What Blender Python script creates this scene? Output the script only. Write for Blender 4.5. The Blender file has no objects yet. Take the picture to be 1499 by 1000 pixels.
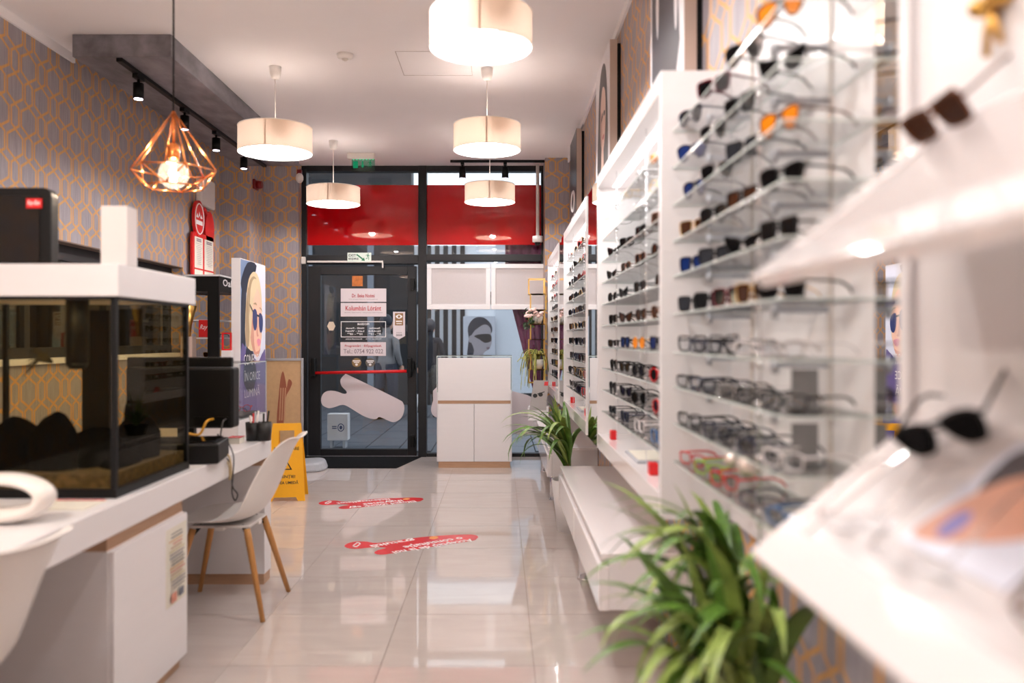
import bpy, bmesh, math, random
from mathutils import Vector, Matrix, Euler
random.seed(7)
scene = bpy.context.scene
COL = scene.collection
# ------------------------------------------------------------------ camera, world, exposure
F_PX, VX, VY, CAMH = 1200.0, 733.0, 496.0, 1.281
cam_d = bpy.data.cameras.new('camera')
cam = bpy.data.objects.new('camera', cam_d)
COL.objects.link(cam)
cam.location = (0, 0, CAMH)
cam.rotation_euler = (math.pi / 2, 0, 0)
cam_d.sensor_width = 36.0
cam_d.lens = F_PX / 1499.0 * 36.0
cam_d.shift_x = (749.5 - VX) / 1499.0
cam_d.shift_y = (VY - 500.0) / 1499.0
cam_d.clip_start = 0.02
cam_d.dof.use_dof = True
cam_d.dof.focus_distance = 7.2
cam_d.dof.aperture_fstop = 1.5
scene.camera = cam
world = bpy.data.worlds.new('overcast_sky')
scene.world = world
world.use_nodes = True
world.node_tree.nodes['Background'].inputs[0].default_value = (0.68, 0.72, 0.79, 1)
world.node_tree.nodes['Background'].inputs[1].default_value = 1.5
scene.view_settings.view_transform = 'Standard'
scene.view_settings.look = 'None'
scene.view_settings.gamma = 1.0
scene.view_settings.use_curve_mapping = False
scene.view_settings.exposure = 0.42
LAMP_W, COPPER_W, SPOT_W, LED_W = 21.0, 18.0, 15.0, 3.4


def PX(px, Y):
    return (px - VX) / F_PX * Y


def PZ(py, Y):
    return CAMH + (VY - py) / F_PX * Y


# ------------------------------------------------------------------ materials
MATS = {}


def srgb(c):
    return tuple(((v / 255.0) / 12.92 if v / 255.0 <= 0.04045 else ((v / 255.0 + 0.055) / 1.055) ** 2.4) for v in c)


def mat(name, rgb=(200, 200, 200), rough=0.5, metal=0.0, spec=0.5, noise=0.0, scale=20.0, stretch=(1, 1, 1), bump=0.0, coat=0.0, emit=None, estr=0.0):
    if name in MATS:
        return MATS[name]
    m = bpy.data.materials.new(name)
    m.use_nodes = True
    nt = m.node_tree
    b = nt.nodes['Principled BSDF']
    c = srgb(rgb)
    b.inputs['Base Color'].default_value = (*c, 1)
    b.inputs['Roughness'].default_value = rough
    b.inputs['Metallic'].default_value = metal
    b.inputs['Specular IOR Level'].default_value = spec
    b.inputs['Coat Weight'].default_value = coat
    b.inputs['Coat Roughness'].default_value = 0.05
    if emit:
        b.inputs['Emission Color'].default_value = (*srgb(emit), 1)
        b.inputs['Emission Strength'].default_value = estr
    if noise > 0 or bump > 0:
        tc = nt.nodes.new('ShaderNodeTexCoord')
        mp = nt.nodes.new('ShaderNodeMapping')
        mp.inputs['Scale'].default_value = stretch
        nz = nt.nodes.new('ShaderNodeTexNoise')
        nz.inputs['Scale'].default_value = scale
        nz.inputs['Detail'].default_value = 5
        nt.links.new(tc.outputs['Object'], mp.inputs[0])
        nt.links.new(mp.outputs[0], nz.inputs['Vector'])
        if noise > 0:
            r = nt.nodes.new('ShaderNodeValToRGB')
            r.color_ramp.elements[0].position = 0.25
            r.color_ramp.elements[1].position = 0.75
            r.color_ramp.elements[0].color = (*[max(0, v * (1 - noise)) for v in c], 1)
            r.color_ramp.elements[1].color = (*[min(1, v * (1 + noise)) for v in c], 1)
            nt.links.new(nz.outputs[0], r.inputs[0])
            nt.links.new(r.outputs[0], b.inputs['Base Color'])
        if bump > 0:
            bp = nt.nodes.new('ShaderNodeBump')
            bp.inputs['Strength'].default_value = bump
            bp.inputs['Distance'].default_value = 0.01
            nt.links.new(nz.outputs[0], bp.inputs['Height'])
            nt.links.new(bp.outputs[0], b.inputs['Normal'])
    MATS[name] = m
    return m


def glass(name, tint=(1, 1, 1), refl=1.0, rough=0.0, ior=1.45):
    if name in MATS:
        return MATS[name]
    m = bpy.data.materials.new(name)
    m.use_nodes = True
    nt = m.node_tree
    nt.nodes.remove(nt.nodes['Principled BSDF'])
    out = nt.nodes['Material Output']
    tr = nt.nodes.new('ShaderNodeBsdfTransparent')
    tr.inputs[0].default_value = (*tint, 1)
    gl = nt.nodes.new('ShaderNodeBsdfGlossy')
    gl.inputs['Roughness'].default_value = rough
    gl.inputs['Color'].default_value = (refl, refl, refl, 1)
    geo = nt.nodes.new('ShaderNodeNewGeometry')
    dt = nt.nodes.new('ShaderNodeVectorMath')
    dt.operation = 'DOT_PRODUCT'
    nt.links.new(geo.outputs['Incoming'], dt.inputs[0])
    nt.links.new(geo.outputs['Normal'], dt.inputs[1])

    def mth(op, a, b):
        n = nt.nodes.new('ShaderNodeMath')
        n.operation = op
        for i, v in enumerate((a, b)):
            if isinstance(v, (int, float)):
                n.inputs[i].default_value = v
            else:
                nt.links.new(v, n.inputs[i])
        return n.outputs[0]
    f0 = ((ior - 1) / (ior + 1)) ** 2
    ab = mth('ABSOLUTE', dt.outputs['Value'], 0.0)
    fres = mth('ADD', mth('MULTIPLY', mth('POWER', mth('SUBTRACT', 1.0, ab), 5.0), 1 - f0), f0)
    mx = nt.nodes.new('ShaderNodeMixShader')
    nt.links.new(fres, mx.inputs[0])
    nt.links.new(tr.outputs[0], mx.inputs[1])
    nt.links.new(gl.outputs[0], mx.inputs[2])
    nt.links.new(mx.outputs[0], out.inputs[0])
    MATS[name] = m
    return m


def fabric_shade(name, rgb, trans=0.5):
    if name in MATS:
        return MATS[name]
    m = bpy.data.materials.new(name)
    m.use_nodes = True
    nt = m.node_tree
    nt.nodes.remove(nt.nodes['Principled BSDF'])
    out = nt.nodes['Material Output']
    c = (*srgb(rgb), 1)
    d = nt.nodes.new('ShaderNodeBsdfDiffuse')
    t = nt.nodes.new('ShaderNodeBsdfTranslucent')
    tc = nt.nodes.new('ShaderNodeTexCoord')
    nz = nt.nodes.new('ShaderNodeTexNoise')
    nz.inputs['Scale'].default_value = 180
    r = nt.nodes.new('ShaderNodeValToRGB')
    r.color_ramp.elements[0].color = (c[0] * .9, c[1] * .9, c[2] * .9, 1)
    r.color_ramp.elements[1].color = c
    nt.links.new(tc.outputs['Object'], nz.inputs['Vector'])
    nt.links.new(nz.outputs[0], r.inputs[0])
    nt.links.new(r.outputs[0], d.inputs[0])
    nt.links.new(r.outputs[0], t.inputs[0])
    mx = nt.nodes.new('ShaderNodeMixShader')
    mx.inputs[0].default_value = trans
    nt.links.new(d.outputs[0], mx.inputs[1])
    nt.links.new(t.outputs[0], mx.inputs[2])
    nt.links.new(mx.outputs[0], out.inputs[0])
    MATS[name] = m
    return m


def emitter(name, rgb, s):
    if name in MATS:
        return MATS[name]
    m = bpy.data.materials.new(name)
    m.use_nodes = True
    nt = m.node_tree
    nt.nodes.remove(nt.nodes['Principled BSDF'])
    e = nt.nodes.new('ShaderNodeEmission')
    e.inputs[0].default_value = (*srgb(rgb), 1)
    e.inputs[1].default_value = s
    nt.links.new(e.outputs[0], nt.nodes['Material Output'].inputs[0])
    MATS[name] = m
    return m


def wallpaper():
    m = bpy.data.materials.new('hexagon_wallpaper')
    m.use_nodes = True
    nt = m.node_tree
    N, L = nt.nodes, nt.links
    b = N['Principled BSDF']
    b.inputs['Roughness'].default_value = 0.55

    def mth(op, a, c=None, d=None):
        n = N.new('ShaderNodeMath')
        n.operation = op
        for i, v in enumerate((a, c, d)):
            if v is None:
                continue
            if isinstance(v, (int, float)):
                n.inputs[i].default_value = v
            else:
                L.new(v, n.inputs[i])
        return n.outputs[0]
    geo = N.new('ShaderNodeNewGeometry')
    sp = N.new('ShaderNodeSeparateXYZ')
    sn = N.new('ShaderNodeSeparateXYZ')
    L.new(geo.outputs['Position'], sp.inputs[0])
    L.new(geo.outputs['True Normal'], sn.inputs[0])
    facing_x = mth('GREATER_THAN', mth('ABSOLUTE', sn.outputs[0]), 0.5)
    u = mth('ADD', mth('MULTIPLY', sp.outputs[1], facing_x), mth('MULTIPLY', sp.outputs[0], mth('SUBTRACT', 1.0, facing_x)))
    v = sp.outputs[2]
    P, Q = 0.274, 0.324
    x = mth('ABSOLUTE', mth('SUBTRACT', mth('FLOORED_MODULO', mth('ADD', u, 20.02), P), P / 2))
    y = mth('ABSOLUTE', mth('SUBTRACT', mth('FLOORED_MODULO', mth('ADD', v, 20.1), Q), Q / 2))
    x2 = mth('SUBTRACT', P / 2, x)
    y2 = mth('SUBTRACT', Q / 2, y)

    def hexd(a, c, w, r):
        e1 = mth('SUBTRACT', a, w)
        e2 = mth('SUBTRACT', mth('ADD', mth('MULTIPLY', a, 0.5), mth('MULTIPLY', c, 0.866)), r)
        return mth('ABSOLUTE', mth('MAXIMUM', e1, e2))
    d = mth('MINIMUM', mth('MINIMUM', hexd(x, y, .076, .076), hexd(x2, y2, .076, .076)),
            mth('MINIMUM', hexd(x2, y, .037, .062), hexd(x, y2, .037, .062)))
    mask = mth('LESS_THAN', d, 0.0078)
    mp = N.new('ShaderNodeMapping')
    mp.inputs['Scale'].default_value = (160, 160, 6)
    L.new(geo.outputs['Position'], mp.inputs[0])
    nz = N.new('ShaderNodeTexNoise')
    nz.inputs['Scale'].default_value = 1.0
    nz.inputs['Detail'].default_value = 4
    L.new(mp.outputs[0], nz.inputs['Vector'])
    r1 = N.new('ShaderNodeValToRGB')
    r1.color_ramp.elements[0].position = 0.3
    r1.color_ramp.elements[1].position = 0.7
    r1.color_ramp.elements[0].color = (*srgb((138, 132, 138)), 1)
    r1.color_ramp.elements[1].color = (*srgb((168, 162, 169)), 1)
    r2 = N.new('ShaderNodeValToRGB')
    r2.color_ramp.elements[0].position = 0.3
    r2.color_ramp.elements[1].position = 0.7
    r2.color_ramp.elements[0].color = (*srgb((196, 142, 80)), 1)
    r2.color_ramp.elements[1].color = (*srgb((220, 168, 104)), 1)
    L.new(nz.outputs[0], r1.inputs[0])
    L.new(nz.outputs[0], r2.inputs[0])
    mx = N.new('ShaderNodeMixRGB')
    L.new(mask, mx.inputs[0])
    L.new(r1.outputs[0], mx.inputs[1])
    L.new(r2.outputs[0], mx.inputs[2])
    L.new(mx.outputs[0], b.inputs['Base Color'])
    bp = N.new('ShaderNodeBump')
    bp.inputs['Strength'].default_value = 0.25
    bp.inputs['Distance'].default_value = 0.003
    L.new(nz.outputs[0], bp.inputs['Height'])
    L.new(bp.outputs[0], b.inputs['Normal'])
    MATS['wallpaper'] = m
    return m


def tile_material():
    m = bpy.data.materials.new('polished_beige_tile')
    m.use_nodes = True
    nt = m.node_tree
    N, L = nt.nodes, nt.links
    b = N['Principled BSDF']
    b.inputs['Roughness'].default_value = 0.04
    b.inputs['Specular IOR Level'].default_value = 0.75
    oi = N.new('ShaderNodeObjectInfo')
    tc = N.new('ShaderNodeTexCoord')
    va = N.new('ShaderNodeVectorMath')
    va.operation = 'SCALE'
    L.new(oi.outputs['Location'], va.inputs[0])
    va.inputs['Scale'].default_value = 3.7
    vb = N.new('ShaderNodeVectorMath')
    vb.operation = 'ADD'
    L.new(tc.outputs['Object'], vb.inputs[0])
    L.new(va.outputs[0], vb.inputs[1])
    mp = N.new('ShaderNodeMapping')
    mp.inputs['Scale'].default_value = (2.0, 9.0, 1)
    L.new(vb.outputs[0], mp.inputs[0])
    nz = N.new('ShaderNodeTexNoise')
    nz.inputs['Scale'].default_value = 1.2
    nz.inputs['Detail'].default_value = 6
    nz.inputs['Distortion'].default_value = 0.8
    L.new(mp.outputs[0], nz.inputs['Vector'])
    r = N.new('ShaderNodeValToRGB')
    r.color_ramp.elements[0].position = 0.3
    r.color_ramp.elements[1].position = 0.75
    r.color_ramp.elements[0].color = (*srgb((194, 182, 176)), 1)
    r.color_ramp.elements[1].color = (*srgb((202, 191, 185)), 1)
    L.new(nz.outputs[0], r.inputs[0])
    L.new(r.outputs[0], b.inputs['Base Color'])
    MATS['tile'] = m
    return m


WP = wallpaper()
TILE = tile_material()
M_CEIL = mat('ceiling_paint', (242, 238, 240), .85, noise=.015, scale=3)
M_WHITE = mat('white_laminate', (232, 228, 229), .35, noise=.012, scale=4, stretch=(1, 1, 8))
M_WHITEWALL = mat('white_wall', (232, 226, 224), .7, noise=.02, scale=4)
M_GLOSS = mat('gloss_white', (240, 234, 234), .07, spec=.6, noise=.01, scale=2)
M_PLASTIC = mat('white_plastic', (232, 226, 222), .32, noise=.01, scale=5)
M_OFFW = mat('off_white_plastic', (222, 214, 208), .4, noise=.015, scale=6)
M_WOOD = mat('oak_wood', (186, 138, 96), .45, noise=.14, scale=6, stretch=(1, 14, 14))
M_LEG = mat('beech_leg', (196, 140, 80), .42, noise=.14, scale=10, stretch=(9, 9, .7))
M_EDGE = mat('oak_edge_strip', (186, 148, 118), .5, noise=.1, scale=8, stretch=(1, 1, 10))
M_DARK = mat('anthracite_frame', (32, 32, 35), .45, spec=.3, noise=.06, scale=8)
M_BLACK = mat('black_plastic', (12, 12, 13), .45, spec=.25, noise=.05, scale=15)
M_BLKGLOSS = mat('black_gloss', (10, 10, 11), .08, noise=.05, scale=6)
M_BLKMETAL = mat('black_track_metal', (7, 7, 8), .45, spec=.2, noise=.05, scale=20)
M_CHROME = mat('chrome', (225, 225, 228), .08, metal=1.0, noise=.02, scale=10)
M_STEEL = mat('brushed_steel', (190, 186, 182), .25, metal=1.0, noise=.05, scale=12, stretch=(1, 1, 20))
M_COPPER = mat('copper_wire', (236, 150, 86), .25, metal=1.0, noise=.04, scale=15)
M_GOLD = mat('gold_metal', (212, 168, 92), .3, metal=1.0, noise=.05, scale=15)
M_RED = mat('red_plastic', (214, 26, 30), .35, noise=.04, scale=10)
M_REDFILM = mat('red_film', (186, 0, 10), .035, noise=.04, scale=2)
M_REDPRINT = mat('red_print', (214, 44, 50), .25, noise=.03, scale=10)
M_REDTEXT = mat('red_lettering', (190, 22, 40), .5, noise=.03, scale=10)
M_GREYTEXT = mat('grey_lettering', (140, 124, 132), .5, noise=.03, scale=10)
M_WHTEXT = mat('white_lettering', (244, 240, 240), .5, noise=.01, scale=10)
M_BLKTEXT = mat('black_lettering', (26, 24, 26), .5, noise=.03, scale=10)
M_GREEN = mat('green_pictogram', (20, 122, 76), .5, noise=.03, scale=10)
M_MIRROR = mat('mirror_silver', (238, 240, 240), .0, metal=1.0)
M_CONC = mat('grey_plaster', (112, 108, 114), .4, noise=.6, scale=4, stretch=(2.2, 1, 2.2), bump=.12)
M_MAT = mat('charcoal_carpet', (20, 20, 22), .95, spec=.1, noise=.5, scale=160, bump=.6)
M_YELLOW = mat('yellow_plastic', (246, 176, 10), .4, noise=.04, scale=8)
M_PAPER = mat('paper', (226, 220, 206), .8, noise=.02, scale=12)
M_GROUT = mat('grout', (140, 124, 114), .9, noise=.1, scale=60)
M_CORK = mat('kraft_board', (196, 160, 118), .7, noise=.06, scale=25)
M_ALU = mat('aluminium', (186, 188, 194), .3, metal=.8, noise=.03, scale=20)
M_GREYP = mat('grey_plastic', (176, 178, 184), .45, noise=.03, scale=8)
M_PANE = glass('window_glass', (.93, .96, .97), 1.0)
M_SHELFG = glass('shelf_glass', (.985, .993, .99), .5)
M_SHELFE = mat('shelf_glass_edge', (218, 228, 223), .15, spec=.6, noise=.03, scale=10)
M_CLEAR = glass('clear_acrylic', (.97, .97, .97), 1.0)
M_TANK = glass('aquarium_glass', (.95, .91, .76), .22)
M_SHADE = fabric_shade('cream_lampshade', (250, 224, 202), .055)
M_LID = fabric_shade('added_top_diffuser', (250, 248, 246), .62)
M_SHADEIN = mat('white_shade_lining', (250, 246, 240), .7, noise=.01, scale=30)
M_BULB = emitter('lit_bulb', (255, 240, 222), 14.0)
M_FIL = emitter('lit_filament', (255, 214, 150), 60.0)
M_LENSLIT = emitter('spot_lens_lit', (250, 236, 255), 7.0)
M_LED = emitter('led_strip_lit', (255, 248, 244), 9.0)


# ------------------------------------------------------------------ mesh helpers
class MB:
    def __init__(s):
        s.v, s.f, s.m, s.sm = [], [], [], []

    def face(s, idx, mi=0, smooth=False):
        s.f.append(tuple(idx))
        s.m.append(mi)
        s.sm.append(smooth)

    def box(s, x0, x1, y0, y1, z0, z1, mi=0):
        x0, x1 = min(x0, x1), max(x0, x1)
        y0, y1 = min(y0, y1), max(y0, y1)
        z0, z1 = min(z0, z1), max(z0, z1)
        o = len(s.v)
        s.v += [(x0, y0, z0), (x1, y0, z0), (x1, y1, z0), (x0, y1, z0), (x0, y0, z1), (x1, y0, z1), (x1, y1, z1), (x0, y1, z1)]
        for q in ((0, 3, 2, 1), (4, 5, 6, 7), (0, 1, 5, 4), (1, 2, 6, 5), (2, 3, 7, 6), (3, 0, 4, 7)):
            s.face([o + i for i in q], mi)
        return s

    def glass_sheet(s, x0, x1, y0, y1, z0, z1, mi_face=0, mi_edge=1):
        """box whose two largest faces take mi_face and the rims mi_edge"""
        o = len(s.f)
        s.box(x0, x1, y0, y1, z0, z1)
        d = (abs(x1 - x0), abs(y1 - y0), abs(z1 - z0))
        k = d.index(min(d))
        big = {2: (0, 1), 1: (2, 4), 0: (3, 5)}[k]
        for i in range(6):
            s.m[o + i] = mi_face if i in big else mi_edge
        return s

    def ring(s, c, ax, r, n, ry=None):
        ax = Vector(ax).normalized()
        t = Vector((0, 0, 1)) if abs(ax.z) < .9 else Vector((1, 0, 0))
        a = ax.cross(t).normalized()
        b = ax.cross(a)
        ry = ry or r
        o = len(s.v)
        for i in range(n):
            w = 2 * math.pi * i / n
            s.v.append(tuple(Vector(c) + a * (r * math.cos(w)) + b * (ry * math.sin(w))))
        return o

    def cyl(s, p0, p1, r0, r1=None, n=14, mi=0, caps=True, smooth=True):
        r1 = r0 if r1 is None else r1
        ax = Vector(p1) - Vector(p0)
        a = s.ring(p0, ax, r0, n)
        b = s.ring(p1, ax, r1, n)
        for i in range(n):
            j = (i + 1) % n
            s.face((a + i, b + i, b + j, a + j), mi, smooth)
        if caps:
            s.face([a + i for i in range(n)], mi)
            s.face([b + i for i in reversed(range(n))], mi)
        return s

    def tube(s, pts, r, n=6, mi=0, closed=False, smooth=True):
        pts = [Vector(p) for p in pts]
        k = len(pts)
        rs = r if isinstance(r, (list, tuple)) else [r] * k
        rings = []
        up = None
        for i in range(k):
            if closed:
                d = pts[(i + 1) % k] - pts[i - 1]
            else:
                d = pts[min(i + 1, k - 1)] - pts[max(i - 1, 0)]
            d.normalize()
            if up is None:
                up = Vector((0, 0, 1)) if abs(d.z) < .9 else Vector((1, 0, 0))
            a = d.cross(up)
            if a.length < 1e-6:
                a = d.orthogonal()
            a.normalize()
            b = a.cross(d).normalized()
            up = b
            o = len(s.v)
            for j in range(n):
                w = 2 * math.pi * j / n
                s.v.append(tuple(pts[i] + a * (rs[i] * math.cos(w)) + b * (rs[i] * math.sin(w))))
            rings.append(o)
        for i in range(k if closed else k - 1):
            p, q = rings[i], rings[(i + 1) % k]
            for j in range(n):
                jj = (j + 1) % n
                s.face((p + j, p + jj, q + jj, q + j), mi, smooth)
        if not closed:
            s.face([rings[0] + j for j in reversed(range(n))], mi)
            s.face([rings[-1] + j for j in range(n)], mi)
        return s

    def lathe(s, prof, c=(0, 0, 0), n=32, mi=0, smooth=True, cap0=False, cap1=False):
        rings = []
        for r, z in prof:
            o = len(s.v)
            for i in range(n):
                w = 2 * math.pi * i / n
                s.v.append((c[0] + r * math.cos(w), c[1] + r * math.sin(w), c[2] + z))
            rings.append(o)
        for k in range(len(rings) - 1):
            p, q = rings[k], rings[k + 1]
            for i in range(n):
                j = (i + 1) % n
                s.face((p + i, p + j, q + j, q + i), mi, smooth)
        if cap0:
            s.face([rings[0] + i for i in reversed(range(n))], mi)
        if cap1:
            s.face([rings[-1] + i for i in range(n)], mi)
        return s

    def ball(s, c, r, n=12, mi=0, sz=1.0):
        k = max(4, n // 2)
        prof = [(r * math.sin(math.pi * i / k) + 1e-5, -r * sz * math.cos(math.pi * i / k)) for i in range(k + 1)]
        return s.lathe(prof, c, n, mi)

    def prism(s, poly, fn, t, mi=0, mi_side=None):
        """2D polygon (ccw) -> solid; fn(u, v, w) gives the 3D point, w from 0 to t"""
        n = len(poly)
        a = len(s.v)
        s.v += [tuple(fn(u, v, 0)) for u, v in poly]
        b = len(s.v)
        s.v += [tuple(fn(u, v, t)) for u, v in poly]
        s.face([a + i for i in reversed(range(n))], mi)
        s.face([b + i for i in range(n)], mi)
        for i in range(n):
            j = (i + 1) % n
            s.face((a + i, a + j, b + j, b + i), mi if mi_side is None else mi_side)
        return s

    def xf(s, M):
        s.v = [tuple(M @ Vector(p)) for p in s.v]
        return s

    def mesh(s, name, mats, off=(0, 0, 0)):
        me = bpy.data.meshes.new(name)
        me.from_pydata([(p[0] - off[0], p[1] - off[1], p[2] - off[2]) for p in s.v], [], s.f)
        for m in (mats if isinstance(mats, (list, tuple)) else [mats]):
            me.materials.append(m)
        me.polygons.foreach_set('material_index', s.m)
        me.polygons.foreach_set('use_smooth', s.sm)
        bm = bmesh.new()
        bm.from_mesh(me)
        bmesh.ops.recalc_face_normals(bm, faces=bm.faces)
        bm.to_mesh(me)
        bm.free()
        me.update()
        return me


def link(name, me, parent=None, loc=None):
    o = bpy.data.objects.new(name, me)
    COL.objects.link(o)
    if parent:
        o.parent = parent
    if loc is not None:
        o.location = loc
    return o


def abs_off(o):
    v = Vector((0, 0, 0))
    while o is not None:
        v += o.location
        o = o.parent
    return v


def part(name, mb, mats, parent=None, bevel=0.0, seg=2):
    """mb in world coordinates when parents are unrotated; stored relative to the parent"""
    off = abs_off(parent) if parent else (0, 0, 0)
    o = link(name, mb.mesh(name, mats, off), parent)
    if bevel:
        md = o.modifiers.new('bevel', 'BEVEL')
        md.width = bevel
        md.segments = seg
        md.limit_method = 'ANGLE'
    return o


def solo(name, mb, mats, label, cat, group=None, base=None, bevel=0.0):
    """a thing that is one mesh, with its origin at base"""
    if base is None:
        xs = [p[0] for p in mb.v]
        ys = [p[1] for p in mb.v]
        zs = [p[2] for p in mb.v]
        base = ((min(xs) + max(xs)) / 2, (min(ys) + max(ys)) / 2, min(zs))
    o = link(name, mb.mesh(name, mats, base), None, base)
    if bevel:
        md = o.modifiers.new('bevel', 'BEVEL')
        md.width = bevel
        md.segments = 2
        md.limit_method = 'ANGLE'
    tag(o, label, cat, group)
    return o


def tag(o, label=None, cat=None, group=None, kind=None):
    if label:
        o['label'] = label
    if cat:
        o['category'] = cat
    if group:
        o['group'] = group
    if kind:
        o['kind'] = kind
    return o


def thing(name, label, cat, loc=(0, 0, 0), rz=0.0, group=None):
    o = bpy.data.objects.new(name, None)
    COL.objects.link(o)
    o.empty_display_size = .05
    o.location = loc
    o.rotation_euler = (0, 0, rz)
    return tag(o, label, cat, group)


def struct(name, mb, mats, label=None, bevel=0.0, parent=None):
    o = part(name, mb, mats, parent, bevel)
    o['kind'] = 'structure'
    if label:
        o['label'] = label
    return o


def clone(o, parent=None):
    c = o.copy()
    COL.objects.link(c)
    c.parent = parent
    for ch in list(o.children):
        clone(ch, c)
    return c


def text(name, body, mats, parent, origin, right, up, height=None, width=None, center=True, bold=0.0, mirror=False, thick=0.0006, shear=0.0, squeeze=None):
    """lettering as flat solid mesh at origin (world), laid out along right/up"""
    cu = bpy.data.curves.new(name, 'FONT')
    cu.body = body
    cu.size = 1.0
    cu.offset = bold
    cu.shear = shear
    cu.resolution_u = 2
    to = bpy.data.objects.new('tmp_text', cu)
    COL.objects.link(to)
    me = bpy.data.meshes.new_from_object(to)
    bpy.data.objects.remove(to)
    bpy.data.curves.remove(cu)
    co = [v.co.copy() for v in me.vertices]
    if not co:
        return None
    x0, x1 = min(c.x for c in co), max(c.x for c in co)
    y0, y1 = min(c.y for c in co), max(c.y for c in co)
    sx = sy = 1.0
    if height:
        sy = sx = height / (y1 - y0)
        if width:
            sx = width / (x1 - x0)
    elif width:
        sx = sy = width / (x1 - x0)
    cx = (x0 + x1) / 2 if center else x0
    cy = (y0 + y1) / 2 if center else y0
    R, U = Vector(right).normalized(), Vector(up).normalized()
    Nn = R.cross(U)
    off = abs_off(parent) if parent else Vector((0, 0, 0))
    s = -1 if mirror else 1
    for v, c in zip(me.vertices, co):
        v.co = Vector(origin) + R * ((c.x - cx) * sx * s) + U * ((c.y - cy) * sy) + Nn * thick - off
    me.materials.clear()
    me.materials.append(mats)
    me.name = name
    return link(name, me, parent)


def smooth_poly(pts, k=4):
    out = []
    n = len(pts)
    for i in range(n):
        p0, p1, p2, p3 = pts[i - 1], pts[i], pts[(i + 1) % n], pts[(i + 2) % n]
        for j in range(k):
            t = j / k
            out.append(tuple(0.5 * ((2 * p1[a]) + (-p0[a] + p2[a]) * t + (2 * p0[a] - 5 * p1[a] + 4 * p2[a] - p3[a]) * t * t + (-p0[a] + 3 * p1[a] - 3 * p2[a] + p3[a]) * t ** 3) for a in (0, 1)))
    return out


def rrect(w, h, r, n=4, cx=0.0, cy=0.0):
    out = []
    for (sx, sy, a0) in ((1, -1, -90), (1, 1, 0), (-1, 1, 90), (-1, -1, 180)):
        for i in range(n + 1):
            a = math.radians(a0 + 90 * i / n)
            out.append((cx + sx * (w / 2 - r) + r * math.cos(a), cy + sy * (h / 2 - r) + r * math.sin(a)))
    return out


def ellipse(cx, cy, rx, ry, n=20):
    return [(cx + rx * math.cos(2 * math.pi * i / n), cy + ry * math.sin(2 * math.pi * i / n)) for i in range(n)]


def printed(name, parent, origin, right, up, shapes, step=0.0004):
    """flat print: stacked thin coloured shapes on a panel; one mesh, many colours. shapes: (material, polygon in metres)"""
    R, U = Vector(right).normalized(), Vector(up).normalized()
    Nn = R.cross(U)
    mb = MB()
    mats = []
    for k, (m, poly) in enumerate(shapes):
        if m not in mats:
            mats.append(m)
        o = len(mb.v)
        for (a, b) in poly:
            mb.v.append(tuple(Vector(origin) + R * a + U * b + Nn * (step * (k + 1))))
        mb.face([o + i for i in range(len(poly))], mats.index(m))
    return part(name, mb, mats, parent)


def light(name, kind, loc, energy, color=(1, 1, 1), parent=None, **kw):
    d = bpy.data.lights.new(name, kind)
    d.energy = energy
    d.color = color
    for k, v in kw.items():
        setattr(d, k, v)
    o = bpy.data.objects.new(name, d)
    COL.objects.link(o)
    if parent:
        o.parent = parent
    o.location = loc
    return o


ORD = ['', 'first', 'second', 'third', 'fourth', 'fifth', 'sixth', 'seventh', 'eighth', 'ninth', 'tenth', 'eleventh', 'twelfth']
# ================================================================== THE SETTING
XL, XR, YS, YR, CEIL = -2.83, 0.71, 8.94, -3.0, 3.158
OX = Vector((1, 0, 0)); OY = Vector((0, 1, 0)); OZ = Vector((0, 0, 1))
NX = Vector((-1, 0, 0)); NY = Vector((0, -1, 0))

fl = struct('floor', MB().box(XL - .2, XR + .2, YR - .1, YS + .06, -.08, -.004), M_GROUT, 'polished beige tiled shop floor')
xs = [0.1296 + .6 * k for k in range(-6, 3)]
ys = [3.209 + .6 * k for k in range(-11, 11)]
tile_meshes = {}
for i in range(len(xs) - 1):
    for j in range(len(ys) - 1):
        x0, x1 = max(xs[i], XL - .1), min(xs[i + 1], XR + .1)
        y0, y1 = max(ys[j], YR), min(ys[j + 1], YS - .02)
        if x1 - x0 < .02 or y1 - y0 < .02:
            continue
        key = (round(x1 - x0, 3), round(y1 - y0, 3))
        if key not in tile_meshes:
            w, h = (x1 - x0) / 2 - .0012, (y1 - y0) / 2 - .0012
            tile_meshes[key] = MB().box(-w, w, -h, h, -.006, 0).mesh('tile', TILE)
        link('tile', tile_meshes[key], fl, ((x0 + x1) / 2, (y0 + y1) / 2, 0))

ce = struct('ceiling', MB().box(XL - .2, XR + .2, YR - .1, YS + .3, CEIL, CEIL + .25), M_CEIL, 'smooth white painted ceiling')
# access hatch: a thin frame line set in the ceiling
hx0, hx1, hy0, hy1 = -.69, -.2, 5.35, 5.84
mb = MB()
for (a, b, c, d) in ((hx0, hx1, hy0, hy0 + .004), (hx0, hx1, hy1 - .004, hy1), (hx0, hx0 + .004, hy0, hy1), (hx1 - .004, hx1, hy0, hy1)):
    mb.box(a, b, c, d, CEIL - .0015, CEIL + .002)
part('access_hatch_seam', mb, mat('hatch_seam', (172, 160, 158), .8, noise=.05, scale=30), ce)

# left wall with the long interior window
WZ0, WZ1, WY0, WY1 = 1.155, 1.917, 3.0, 7.3
mb = MB()
mb.box(XL - .2, XL, YR, 8.94, 0, WZ0)
mb.box(XL - .2, XL, YR, 8.94, WZ1, CEIL)
mb.box(XL - .2, XL, YR, WY0, WZ0, WZ1)
mb.box(XL - .2, XL, WY1, 8.94, WZ0, WZ1)
wl = struct('wall_left', mb, WP, 'left wall papered in grey with gold hexagons')
# white cornice strip along the top of the left wall
struct('trim_1', MB().box(XL, XL + .018, YR, 5.42, CEIL - .055, CEIL), M_CEIL, 'thin white ceiling cornice along the left wall')
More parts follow.
